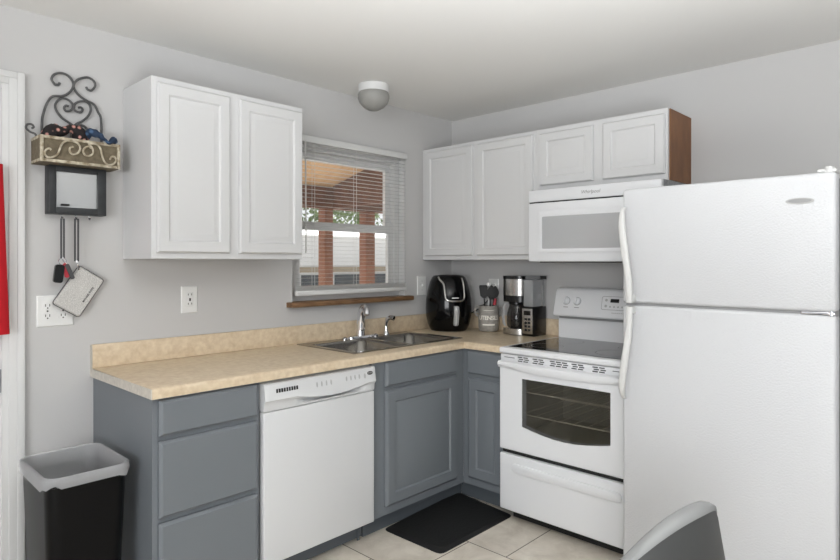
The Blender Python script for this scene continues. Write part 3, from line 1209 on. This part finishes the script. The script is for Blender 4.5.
b.tube(pts, .0068, 10)
tag(b.build('silver_trim', M['steel'], af), 'silver curved trim line', None)
b = MB()
rings = []
for z in (.955, .962, .99, 1.03, 1.06, 1.078, 1.084):
    hw = .085 if 0.96 < z < 1.08 else .06
    o = .028 if .96 < z < 1.08 else .022
    rings.append([AF(-hw, z, .0), AF(-hw, z, o), AF(0, z, o + .006), AF(hw, z, o), AF(hw, z, .0)])
b.loops(rings)
b.build('handle', M['lightgrey'], af)
b = MB()
b.loops([[AF(a_, 1.132, .0015) for a_ in (-.16, -.08, 0, .08, .16)], [AF(a_, 1.138, .0015) for a_ in (-.16, -.08, 0, .08, .16)]], False)
b.build('maker_mark', M['plate'], af)
b = MB()
b.tube([(AX + .13, AY - .085, 1.02), (-.06, -.30, 1.055), (-.018, -.35, 1.12), (-.008, -.372, 1.165)], .0035, 6)
b.build('power_cord', M['black'], af)

# utensil crock
CX, CY = -.108, -.412
cr = thing('utensil_crock', 'grey stoneware crock with two ear handles and white lettering', 'crock', (CX, CY, .914))
b = MB()
b.lathe([(r_, .9145 + (z - .914) * 1.36) for r_, z in [(.056, .914), (.064, .918), (.067, .94), (.068, .985), (.066, 1.02), (.064, 1.028), (.065, 1.036), (.060, 1.037), (.057, 1.028), (.058, .99), (.056, .93), (.003, .926)]], (CX, CY, 0), 36)
b.build('body', M['stoneware'], cr, angle=50)
vdir = Vector((-3.2909 - CX, -2.8055 - CY, 0)).normalized()
side = Vector((vdir.y, -vdir.x, 0))             # to the left seen from the room
for sg in (1, -1):
    q = Vector((CX, CY, 0)) + side * sg * .060
    h = side * sg
    b = MB()
    b.tube([q + Vector((0, 0, 1.068)), q + h * .022 + Vector((0, 0, 1.070)), q + h * .030 + Vector((0, 0, 1.048)), q + h * .022 + Vector((0, 0, 1.022)), q + h * .004 + Vector((0, 0, 1.010))], .0065, 10)
    b.build('ear_handle', M['stoneware'], cr)
fa0 = math.atan2(vdir.y, vdir.x)
def bend_at(zc):
    def fn(x, y, z):
        a = fa0 + x / .0685
        rr = .0688 + z
        return Vector((CX + rr * math.cos(a), CY + rr * math.sin(a), zc + y))
    return fn
text('UTENSILS', .038, None, (1, 0, 0), (0, 0, 1), M['cream'], cr, bend=bend_at(1.004), spacing=.88, weight=.022)
for zz, hh, aa in ((.956, .009, .62), (1.052, .003, .5)):
    b = MB()
    k = 14
    for i in range(k):
        a0, a1 = fa0 - aa + 2 * aa * i / k, fa0 - aa + 2 * aa * (i + 1) / k
        rr = .0686
        b.quad(*[Vector((CX + rr * math.cos(a), CY + rr * math.sin(a), z)) for a, z in ((a0, zz), (a1, zz), (a1, zz + hh), (a0, zz + hh))])
    b.build('small_print', M['cream'], cr)


def utensil(name, label, off, lean, ztop, head, hmat, rmat, cat='utensil'):
    x, y = CX + off[0], CY + off[1]
    base = Vector((CX + off[0] * .6, CY + off[1] * .6, .938))
    tip = Vector((x + lean[0], y + lean[1], ztop))
    t = thing(name, label, cat, base)
    t['group'] = 'utensils in the crock'
    b = MB()
    b.tube([base, base.lerp(tip, .45), base.lerp(tip, .72)], .004, 8)
    b.build('handle', rmat, t)
    b = MB()
    d_ = (tip - base).normalized()
    if head == 'spatula':
        rings = []
        for t_, hw in ((-.075, .010), (-.06, .024), (0, .028), (.010, .024)):
            p = tip + d_ * t_
            rings.append([p + side * hw + vdir * .003, p - side * hw + vdir * .003, p - side * hw - vdir * .003, p + side * hw - vdir * .003])
        b.loops(rings)
    elif head == 'spoon':
        rings = []
        for k in range(9):
            a = math.pi * k / 8
            hw = .004 + .025 * math.sin(a)
            p = tip + d_ * (-.085 + .095 * k / 8)
            dd = .012 * math.sin(a)
            rings.append([p + side * hw, p + vdir * .002 - vdir * 0, p - side * hw, p - vdir * dd - vdir * .004])
        b.loops(rings)
    elif head == 'ball':
        rings = []
        for k in range(1, 10):
            a = math.pi * k / 10
            p = tip + d_ * (-.018 * math.cos(a))
            rings.append([p + (side * math.cos(q) + vdir * math.sin(q)) * .016 * math.sin(a) for q in [2 * math.pi * i / 14 for i in range(14)]])
        b.loops(rings)
    else:
        b.tube([tip - d_ * .03, tip, tip + d_ * .012], .009, 10)
    b.build('head', hmat, t)
    return t


utensil('spatula', 'black slotted spatula at the left of the crock', (side * .025)[:2], (side * .010)[:2], 1.205, 'spatula', M['matte_black'], M['matte_black'])
utensil('serving_spoon', 'black round serving spoon in the middle of the crock', (side * -.006 + vdir * .015)[:2], (side * -.012)[:2], 1.205, 'spoon', M['matte_black'], M['matte_black'])
utensil('mixing_spoon', 'utensil with white rounded end poking up behind the black spoons', (side * .004 - vdir * .02)[:2], (side * -.004)[:2], 1.218, 'ball', M['plate'], M['plate'])
utensil('cooking_spoon', 'slim black cooking spoon at the right of the round spoon', (side * -.022 - vdir * .012)[:2], (side * -.020)[:2], 1.200, 'spoon', M['matte_black'], M['matte_black'])
utensil('peeler', 'short utensil with red handle at the right of the crock', (side * -.035 + vdir * .006)[:2], (side * -.008)[:2], 1.115, 'grip', M['red_plastic'], M['red_plastic'])

# coffee maker
KF = right_face(-.06)
cm = thing('coffee_maker', 'steel and black drip coffee maker with clear water tank beside the stove', 'coffee maker', (-.12, -.71, .914))
K0, K1, K2 = .572, .736, .808
KD = .145
b = MB()
b.fbox(KF, K0 + .012, K2 - .002, .9146, .925, -.02, KD - .03, .004)
b.fbox(KF, K0, K1, .92, 1.27, -.02, .03, .006)
b.fbox(KF, K1 - .004, K2, .92, 1.095, -.02, KD - .008, .006)
b.build('body', M['black'], cm)
b = MB()
arc = [(K0 + (K1 - K0) * (.5 - .5 * math.cos(math.pi * i / 12)), KD - .045 + .045 * math.sin(math.pi * i / 12)) for i in range(13)]
b.loops([[KF(u, z, w) for u, w in [(K0, .0)] + arc + [(K1, .0)]] for z in (.918, .955)])
b.build('warming_base', M['steel'], cm)
b = MB()
b.loops([[KF(u, z, w) for u, w in [(K0, -.0)] + arc + [(K1, -.0)]] for z in (1.160, 1.262)])
hd = b.build('brew_head', M['steel'], cm)
b = MB()
b.loops([[KF(u, z, w) for u, w in [(K0, -.0)] + [(q, w_ * .98) for q, w_ in arc] + [(K1, -.0)]] for z in (1.120, 1.160)])
b.build('filter_basket', M['black'], cm)
b = MB()
b.loops([[KF(K0 + (u - K0), z, w) for u, w in [(K0 - .002, -.02)] + [(q, w_ + .003) for q, w_ in arc] + [(K2, -.0 + .05), (K2, -.02)]] for z in (1.262, 1.282)])
b.build('lid', M['black'], cm)
cx, cy = -.06 - .078, -(K0 + K1) / 2
b = MB()
b.lathe([(.050, .957), (.060, .97), (.064, 1.005), (.060, 1.05), (.048, 1.09), (.046, 1.105)], (cx, cy, 0), 28, False)
ca = b.build('carafe', M['carafe'], cm)
b = MB()
b.lathe([(.047, 1.103), (.050, 1.106), (.050, 1.116), (.02, 1.119)], (cx, cy, 0), 24)
b.build('carafe_lid', M['black'], ca)
hdir = Vector((-.80, .60, 0)).normalized()
hb = Vector((cx, cy, 0))
b = MB()
rings = []
for z, o, w_ in ((1.112, .045, .009), (1.112, .075, .010), (1.09, .086, .011), (1.03, .090, .011), (.985, .084, .010), (.97, .074, .008)):
    p = hb + hdir * o + Vector((0, 0, z))
    sd = Vector((-hdir.y, hdir.x, 0)) * w_
    rings.append([p + sd + hdir * .006, p - sd + hdir * .006, p - sd - hdir * .006, p + sd - hdir * .006])
b.loops(rings)
b.build('carafe_handle', M['lightgrey'], ca)
b = MB()
b.fbox(KF, K1 + .002, K2, 1.095, 1.262, .0, KD - .012, .008)
b.build('water_tank', M['tank'], cm)
b = MB()
b.fbox(KF, K1, K2, .932, 1.085, KD - .009, KD - .004, .001)
kp = b.build('control_panel', M['steel'], cm)
b = MB()
b.fbox(KF, K1 + .014, K2 - .012, 1.045, 1.072, KD - .005, KD - .002)
b.build('display', M['gloss_black'], kp)
for i in range(4):
    for j in range(2):
        u = K1 + .018 + j * .024
        b = MB()
        b.fbox(KF, u, u + .017, .948 + i * .022, .962 + i * .022, KD - .005, KD - .002)
        b.build('button', M['matte_black'], kp)

# ================================================================ wall planter, shadow box, keys
pl = thing('wall_planter', 'rustic wall basket with scrolled iron back and cream-edged box', 'wall basket', (-2.463, -0.065, 1.762))
B_, F_ = -.015, -.131
SCROLL = {
    'back': [
        [(-2.515, 2.112), (-2.519, 2.103), (-2.531, 2.1), (-2.541, 2.111), (-2.544, 2.124), (-2.535, 2.141), (-2.515, 2.152), (-2.491, 2.151), (-2.471, 2.135), (-2.464, 2.114), (-2.471, 2.09), (-2.486, 2.071), (-2.507, 2.058), (-2.542, 2.049), (-2.562, 2.015), (-2.575, 1.969), (-2.579, 1.929), (-2.579, 1.79)],
        [(-2.415, 2.116), (-2.409, 2.105), (-2.395, 2.104), (-2.383, 2.118), (-2.379, 2.133), (-2.388, 2.149), (-2.407, 2.157), (-2.43, 2.15), (-2.451, 2.135), (-2.463, 2.11), (-2.456, 2.089), (-2.438, 2.07), (-2.413, 2.057), (-2.384, 2.046), (-2.367, 2.015), (-2.355, 1.975), (-2.355, 1.79)]],
    'heart': [
        [(-2.481, 2.021), (-2.491, 2.022), (-2.498, 2.012), (-2.493, 2.0), (-2.481, 2.001), (-2.469, 2.01), (-2.465, 2.024), (-2.471, 2.038), (-2.487, 2.049), (-2.507, 2.049), (-2.523, 2.035), (-2.531, 2.014), (-2.525, 1.991), (-2.507, 1.969), (-2.483, 1.954), (-2.464, 1.943)],
        [(-2.445, 2.022), (-2.434, 2.025), (-2.428, 2.016), (-2.436, 2.004), (-2.45, 2.004), (-2.461, 2.013), (-2.459, 2.032), (-2.445, 2.046), (-2.422, 2.053), (-2.403, 2.045), (-2.396, 2.021), (-2.407, 1.992), (-2.43, 1.967), (-2.453, 1.95), (-2.471, 1.915), (-2.473, 1.79)],
        [(-2.467, 1.80), (-2.463, 1.932), (-2.446, 1.946), (-2.426, 1.949), (-2.412, 1.938), (-2.413, 1.924)]],
    'front': [
        [(-2.577, 1.81), (-2.584, 1.815), (-2.596, 1.807), (-2.599, 1.792), (-2.59, 1.781), (-2.573, 1.783), (-2.555, 1.796), (-2.547, 1.818), (-2.539, 1.84), (-2.524, 1.853), (-2.505, 1.856), (-2.483, 1.85), (-2.473, 1.832), (-2.481, 1.812), (-2.499, 1.803), (-2.511, 1.812), (-2.511, 1.827), (-2.499, 1.834)],
        [(-2.433, 1.836), (-2.443, 1.842), (-2.457, 1.833), (-2.462, 1.818), (-2.453, 1.804), (-2.437, 1.806), (-2.425, 1.819), (-2.429, 1.84), (-2.441, 1.852), (-2.429, 1.856), (-2.409, 1.854), (-2.396, 1.838), (-2.391, 1.812), (-2.382, 1.789), (-2.367, 1.777), (-2.346, 1.782), (-2.335, 1.799), (-2.342, 1.812), (-2.354, 1.811), (-2.36, 1.798)]],
}
b = MB()
for path in SCROLL['back']:
    b.tube([(x, B_, z) for x, z in path], .0050, 8, 5)
tag(b.build('scroll_back', M['iron'], pl), 'dark scrolled iron back', None)
b = MB()
for path in SCROLL['heart']:
    b.tube([(x, B_ + .002, z) for x, z in path], .0048, 8, 5)
tag(b.build('scroll_heart', M['iron'], pl), 'dark iron heart', None)
PX0, PX1, PZ0, PZ1, PD = -2.614, -2.317, 1.764, 1.868, -.125
b = MB()
b.box((PX0, PD, PZ0), (PX1, -.002, PZ0 + .008))
b.box((PX0, PD + .002, PZ0 + .0085), (PX0 + .006, -.002, PZ1))
b.box((PX1 - .006, PD + .002, PZ0 + .0085), (PX1, -.002, PZ1))
b.box((PX0 + .007, PD + .003, PZ0 + .009), (PX1 - .007, PD + .008, PZ1 - .004))
b.box((PX0 + .007, -.008, PZ0 + .009), (PX1 - .007, -.0025, PZ1))
b.build('basket_panel', M['burlap'], pl)
b = MB()
e = .012
b.frame(PX0, PX1, PD - .004, PD + .006, PZ0, PZ1, e, e, e, e, .002)
for x in (PX0 - .0012, PX1 - .0068):
    for z in (PZ0 + .0004, PZ1 - e - .0004):
        b.box((x, PD + .0062, z), (x + .008, -.002, z + e), .002)
b.build('basket_edging', M['old_white'], pl)
b = MB()
for path in SCROLL['front']:
    b.tube([(x, F_, z) for x, z in path], .0040, 8, 5)
tag(b.build('front_scroll', M['old_white'], pl), 'cream scroll ornament', None)
b = MB()
b.tube([(-2.606, -.06, 1.862), (-2.615, -.06, 1.878), (-2.632, -.06, 1.884), (-2.645, -.06, 1.897), (-2.640, -.06, 1.912), (-2.626, -.06, 1.914), (-2.619, -.06, 1.905), (-2.626, -.06, 1.898)], .0042, 8)
b.build('side_scroll', M['iron'], pl)


def cloth_lump(name, label, cat, material, pts, rad, par_z):
    b = MB()
    b.tube(pts, rad, 12, 6)
    for v in b.bm.verts:
        n_ = math.sin(v.co.x * 140) * math.cos(v.co.z * 170 + v.co.y * 90)
        v.co += Vector((.002, .003, .004)) * n_
    return tag(b.build(name, material, angle=80), label, cat)


cloth_lump('folded_cloth', 'black cloth with pink flowers bundled at left of wall basket', 'cloth', M['floral'],
           [(-2.585, -.075, 1.84), (-2.560, -.080, 1.892), (-2.525, -.085, 1.897), (-2.490, -.085, 1.915), (-2.462, -.080, 1.897), (-2.450, -.075, 1.84)], lambda t: .023 + .008 * math.sin(t * 9), 0)
cloth_lump('folded_scarf', 'dark blue printed cloth draped over the right front of wall basket', 'cloth', M['blue_cloth'],
           [(-2.438, -.085, 1.88), (-2.428, -.105, 1.905), (-2.405, -.120, 1.900), (-2.385, -.138, 1.880), (-2.368, -.142, 1.868), (-2.350, -.132, 1.878), (-2.335, -.105, 1.885)], lambda t: .011 + .005 * math.sin(t * 8), 0)

sb = thing('shadow_box', 'black square wall frame with mirror and key hooks below the basket', 'frame', (-2.466, -0.035, 1.567))
b = MB()
SX0, SX1, SZ0, SZ1, SD = -2.566, -2.350, 1.566, 1.762, -.062
b.frame(SX0, SX1, SD, -.001, SZ0, SZ1, .026, .034, .022, .028, .0015)
b.build('frame', M['black_wood'], sb)
b = MB()
b.box((SX0 + .03, -.048, SZ0 + .02), (SX1 - .03, -.002, SZ1 - .02))
b.build('mirror', M['mirror'], sb)
b = MB()
b.box((SX0 + .044, -.062, SZ0 + .034), (SX0 + .075, -.05, SZ0 + .042), .002)
b.build('clip', M['matte_black'], sb)
for x in (-2.515, -2.463, -2.412):
    b = MB()
    b.tube([(x, -.040, SZ0 + .004), (x, -.042, SZ0 - .012), (x, -.050, SZ0 - .020), (x, -.058, SZ0 - .013)], .0024, 8)
    b.build('hook', M['chrome'], sb)

ky = thing('key_ring', 'car key fob and keys hanging on a grey strap from the left hook', 'keys', (-2.515, -0.05, 1.30))
b = MB()
for dx in (-.005, .005):
    b.box((-2.515 + dx - .0035, -.054, 1.385), (-2.515 + dx + .0035, -.051, 1.548))
b.build('strap', M['strap'], ky)
b = MB()
b.tube([(-2.515 + .014 * math.cos(a), -.052, 1.372 + .014 * math.sin(a)) for a in [i * math.pi / 6 for i in range(13)]], .0018, 6, 2)
b.tube([(-2.515, -.052, 1.39), (-2.512, -.055, 1.375), (-2.500, -.056, 1.362), (-2.492, -.056, 1.352)], .004, 8)
b.build('split_ring', M['chrome'], ky)
b = MB()
def tilted(m, cx, cz, w_, h_, ang, y0, y1, r_):
    c_, s_ = math.cos(ang), math.sin(ang)
    poly = [(cx + x * c_ - z * s_, cz + x * s_ + z * c_) for x, z in roundrect(w_, h_, r_, 4)]
    m.loops([[Vector((x, y0, z)) for x, z in poly], [Vector((x, y1, z)) for x, z in poly]])
tilted(b, -2.530, 1.322, .034, .075, -.12, -.063, -.048, .010)
b.build('key_fob', M['black'], ky)
b = MB()
tilted(b, -2.503, 1.335, .018, .060, .15, -.058, -.052, .008)
tag(b.build('key', M['red_plastic'], ky), 'red-topped key', None)
b = MB()
tilted(b, -2.490, 1.330, .016, .066, .38, -.062, -.056, .006)
b.build('key', M['strap'], ky)

wr = thing('wristlet', 'grey logo-patterned zip wristlet hanging tilted from the middle hook', 'purse', (-2.45, -0.03, 1.15))
b = MB()
for dx in (-.006, .006):
    b.box((-2.463 + dx - .0035, -.054, 1.372), (-2.463 + dx + .0035, -.051, 1.550))
b.build('strap', M['strap'], wr)
b = MB()
b.tube([(-2.463, -.052, 1.375), (-2.460, -.055, 1.362), (-2.455, -.05, 1.348), (-2.453, -.045, 1.338)], .0045, 8)
b.build('clasp', M['chrome'], wr)
ca_, sa_ = math.cos(math.radians(57)), math.sin(math.radians(57))
wc = Vector((-2.448, -.03, 1.246))
lx, lz = Vector((ca_, 0, sa_)), Vector((sa_, 0, -ca_))          # long axis, short axis
def WP(u, v, w):
    return wc + lx * u + lz * v + Vector((0, -w, 0))
b = MB()
rr1 = roundrect(.182, .116, .010, 4)
b.loops([[WP(u * .96, v * .95, -.009) for u, v in rr1], [WP(u, v, -.004) for u, v in rr1], [WP(u, v, .004) for u, v in rr1], [WP(u * .95, v * .94, .011) for u, v in rr1]])
b.build('pouch_body', M['pouch'], wr)
b = MB()
b.tube([WP(u * 1.005, v * 1.005, 0) for u, v in rr1 + rr1[:1]], .0028, 6, 0)
b.build('piping', M['strap'], wr)
text('MICHAEL KORS', .0105, WP(.005, .036, .0113), lx, -lz, M['matte_black'], wr, weight=.02)

# ================================================================ red cloth on the door
b = MB()
rings = []
for z, x1, d0 in ((1.745, -2.722, .03), (1.70, -2.721, .05), (1.5, -2.714, .055), (1.3, -2.707, .06), (1.10, -2.700, .062), (1.092, -2.700, .060)):
    row = []
    n_ = 20
    for k in range(n_):
        a = 2 * math.pi * k / n_
        wv = .006 * math.sin(5 * a)
        row.append(Vector((-2.86 + (x1 + 2.86) * math.cos(a), -.062 - (.5 * d0 + wv) * math.sin(a), z)))
    rings.append(row)
b.loops(rings)
tag(b.build('hanging_cloth', M['red'], angle=70), 'bright red cloth hanging on the door at the left edge', 'cloth')

# ================================================================ bin, liner, mat
BC = (-2.572, -.388)
BZ = .645
bn = thing('trash_can', 'tall black plastic trash can standing between door trim and grey cabinet', 'trash can', (BC[0], BC[1], 0))
b = MB()
def rr_ring(w_, d_, r_, z):
    return [Vector((x, y, z)) for x, y in roundrect(w_, d_, r_, 5, BC[0], BC[1])]
b.loops([rr_ring(.215, .280, .04, .0), rr_ring(.222, .285, .04, .01), rr_ring(.262, .336, .045, BZ - .03), rr_ring(.270, .344, .045, BZ - .028), rr_ring(.272, .348, .045, BZ),
         rr_ring(.258, .334, .042, BZ), rr_ring(.252, .326, .042, BZ - .03), rr_ring(.215, .275, .036, .02)])
b.build('body', M['bin'], bn)
b = MB()
ring_hem = []
for i, p in enumerate(rr_ring(.282, .358, .05, BZ - .030)):
    ring_hem.append(p + Vector((0, 0, .008 * math.sin(i * .9) - .005 * math.sin(i * 2.3))))
lower = []
for i, p in enumerate(rr_ring(.195, .255, .04, .20)):
    lower.append(p)
mid = []
for i, p in enumerate(rr_ring(.238, .312, .045, .45)):
    d_ = Vector((BC[0], BC[1], .45)) - p
    mid.append(p + d_ * (.07 * abs(math.sin(i * 1.7))))
b.loops([ring_hem, rr_ring(.284, .360, .05, BZ - .020), rr_ring(.281, .357, .05, BZ + .003), rr_ring(.272, .348, .048, BZ + .006), rr_ring(.252, .328, .044, BZ + .002), rr_ring(.246, .320, .043, BZ - .05), mid, lower], True, False, True)
tag(b.build('bin_liner', M['liner'], angle=70), 'translucent white bag folded over the rim of the trash can', 'trash bag')

b = MB()
mq = [(-1.196, -.560), (-1.190, -.948), (-.600, -.945), (-.548, -.512)]
cxm, cym = -.892, -.743
def mat_ring(k, z, r_=.035):
    P = [Vector((cxm + (x - cxm) * k, cym + (y - cym) * k, z)) for x, y in mq]
    res = []
    for i in range(4):
        p0, p, p2 = P[i - 1], P[i], P[(i + 1) % 4]
        a, c2 = p + (p0 - p).normalized() * r_, p + (p2 - p).normalized() * r_
        for t in (0, .25, .5, .75, 1):
            res.append(a * (1 - t) ** 2 + p * 2 * t * (1 - t) + c2 * t * t)
    return res
b.loops([mat_ring(1, .0005), mat_ring(1, .003), mat_ring(.90, .014), mat_ring(.88, .0135)])
tag(b.build('floor_mat', M['mat_rubber']), 'black rubber floor mat with sloping edges in front of the sink', 'mat')

# ================================================================ chair in the foreground
TH0 = math.atan2(-2.8055 + 2.30, -3.2909 + 1.84) + math.radians(62)
RB = .25
CHC = Vector((-1.822 - RB * math.cos(TH0), -2.32 - RB * math.sin(TH0), 0))
ch = thing('dining_chair', 'charcoal upholstered chair with rounded back, its top edge coloured as lit, in the foreground', 'chair', CHC)
def shell(a, r_, z):
    return Vector((CHC.x + r_ * math.cos(TH0 + a), CHC.y + r_ * math.sin(TH0 + a), z))
def top_z(a):
    q = abs(a) / 1.5
    return .452 + .338 * max(0.0, 1 - q ** 2.2)
angs = [-1.5 + 3.0 * i / 40 for i in range(41)]
b = MB()
cols_o, cols_i = [], []
rings = []
for j in range(13):
    t = j / 12
    ro = []
    for a in angs:
        zt = top_z(a)
        z = .44 + (zt - .44) * t
        lean = .40 * (.79 - z)
        ro.append(shell(a, RB + lean * .4 + (0 if t < .95 else -.004), z))
    rings.append(ro)
b.loops(rings, False)
rings2 = []
for j in range(13):
    t = j / 12
    ri = []
    for a in angs:
        zt = top_z(a)
        z = .44 + (zt - .44) * t
        lean = .40 * (.79 - z)
        ri.append(shell(a, RB - .038 + lean * .4, z))
    rings2.append(ri)
b.loops(rings2, False)
b.build('backrest', M['chair'], ch, angle=60)
b = MB()
sec_ = []
for i, a in enumerate(angs):
    z = top_z(a)
    lean = .16 * (.79 - z)
    sec_.append([shell(a, RB + lean + .002, z - .012), shell(a, RB + lean, z), shell(a, RB - .012 + lean, z + .006), shell(a, RB - .028 + lean, z + .006), shell(a, RB - .038 + lean, z), shell(a, RB - .040 + lean, z - .012)])
b.loops(sec_)
tag(b.build('back_lit_edge', M['chair_rim'], ch, angle=60), 'top edge coloured lighter as if lit from above', None)
b = MB()
rings = [[shell(2 * math.pi * i / 40, r_, z) for i in range(40)] for r_, z in ((.17, .38), (.195, .385), (.20, .41), (.195, .435), (.16, .445), (.02, .446))]
b.loops(rings)
b.build('seat', M['chair'], ch)
for k in range(4):
    a = math.pi / 4 + k * math.pi / 2
    b = MB()
    b.cyl(shell(a, .15, .385), shell(a, .23, 0), .017, .010, 14)
    b.build('leg', M['matte_black'], ch)

# ================================================================ porch and yard outside the window
b = MB()
b.box((-4, .16, -.12), (30, 40, -.05))
structure(b.build('ground', M['ground']))
b = MB()
b.box((-3.2, .16, -.05), (2.2, 2.7, -.01))
structure(b.build('porch_floor', M['ground']))
roof = thing('porch_roof', 'sloping porch roof with tan plywood underside outside the window', 'porch roof', (-.5, 1.3, 2.0))
b = MB()
zr = lambda y: 2.187 + .25 * (2.5 - y)
b.loops([[Vector((-3.2, .16, zr(.16))), Vector((.87, .16, zr(.16))), Vector((.87, 2.7, zr(2.7))), Vector((-3.2, 2.7, zr(2.7)))],
         [Vector((-3.2, .16, zr(.16) + .03)), Vector((.87, .16, zr(.16) + .03)), Vector((.87, 2.7, zr(2.7) + .03)), Vector((-3.2, 2.7, zr(2.7) + .03))]])
b.build('soffit', M['porch_ply'], roof)
b = MB()
b.box((-3.2, 2.45, 1.952), (2.2, 2.56, 2.185))
b.build('front_beam', M['porch_wood'], roof)
b = MB()
b.loops([[Vector((x, .16, 1.99)), Vector((x, 2.45, 1.952)), Vector((x, 2.45, zr(2.45))), Vector((x, .16, zr(.16)))] for x in (.854, .90)])
b.build('gable_board', M['porch_wood'], roof)
for x0, x1, lab in ((.746, .858, 'brown wooden porch post seen left in the window'), (1.340, 1.481, 'brown wooden porch post seen right in the window')):
    b = MB()
    b.box((x0, 2.45, -.01), (x1, 2.57, 1.951), .004)
    tag(b.build('porch_post', M['porch_post']), lab, 'post', 'porch posts')

hs = thing('neighbouring_house', 'pale house with dark window band across the yard beyond the porch', 'house', (8, 12.5, -.05))
b = MB()
b.box((1, 12, -.05), (14, 15, 2.15))
b.build('wall', M['siding'], hs)
b = MB()
b.box((.9, 11.93, 1.04), (14.1, 12.0, 1.20))
b.build('tan_band', M['house_tan'], hs)
for k in range(9):
    b = MB()
    x = 2.2 + k * 1.25
    b.box((x, 11.95, .62), (x + 1.08, 12.0, .96))
    b.build('window', M['house_dark'], hs)
b = MB()
b.loops([[Vector((.7, y, z)) for y, z in ((11.7, 2.15), (13.5, 2.45), (15.3, 2.15))], [Vector((14.3, y, z)) for y, z in ((11.7, 2.15), (13.5, 2.45), (15.3, 2.15))]])
b.build('roof', M['siding'], hs)


def tree(label, x, y, h, r_):
    t = thing('tree', label, 'tree', (x, y, -.05), group='trees beyond the yard')
    b = MB()
    b.cyl((x, y, -.05), (x, y, h * .7), .16, .07, 10)
    b.build('trunk', M['bark'], t)
    b = MB()
    rnd = random.Random(int(x * 100))
    for _ in range(520):
        while True:
            p = Vector((rnd.uniform(-1, 1), rnd.uniform(-1, 1), rnd.uniform(-1, 1)))
            if .3 < p.length < 1:
                break
        c_ = Vector((x, y, h * .72)) + Vector((p.x * r_, p.y * r_, p.z * h * .38))
        n_ = Vector((rnd.uniform(-1, 1), rnd.uniform(-1, 1), rnd.uniform(-.3, 1))).normalized()
        u_ = n_.orthogonal().normalized()
        v_ = n_.cross(u_)
        s_ = rnd.uniform(.12, .24)
        b.quad(c_ - u_ * s_, c_ - v_ * s_ * .5, c_ + u_ * s_, c_ + v_ * s_ * .5)
    b.build('foliage', M['leaf'], t)


tree('loose green tree behind the house, left in the window', 8.6, 18, 3.9, 1.6)
tree('green tree behind the house between the porch posts', 12.0, 18.5, 4.3, 1.8)
tree('green tree behind the house, right in the window', 15.4, 19, 4.2, 1.7)
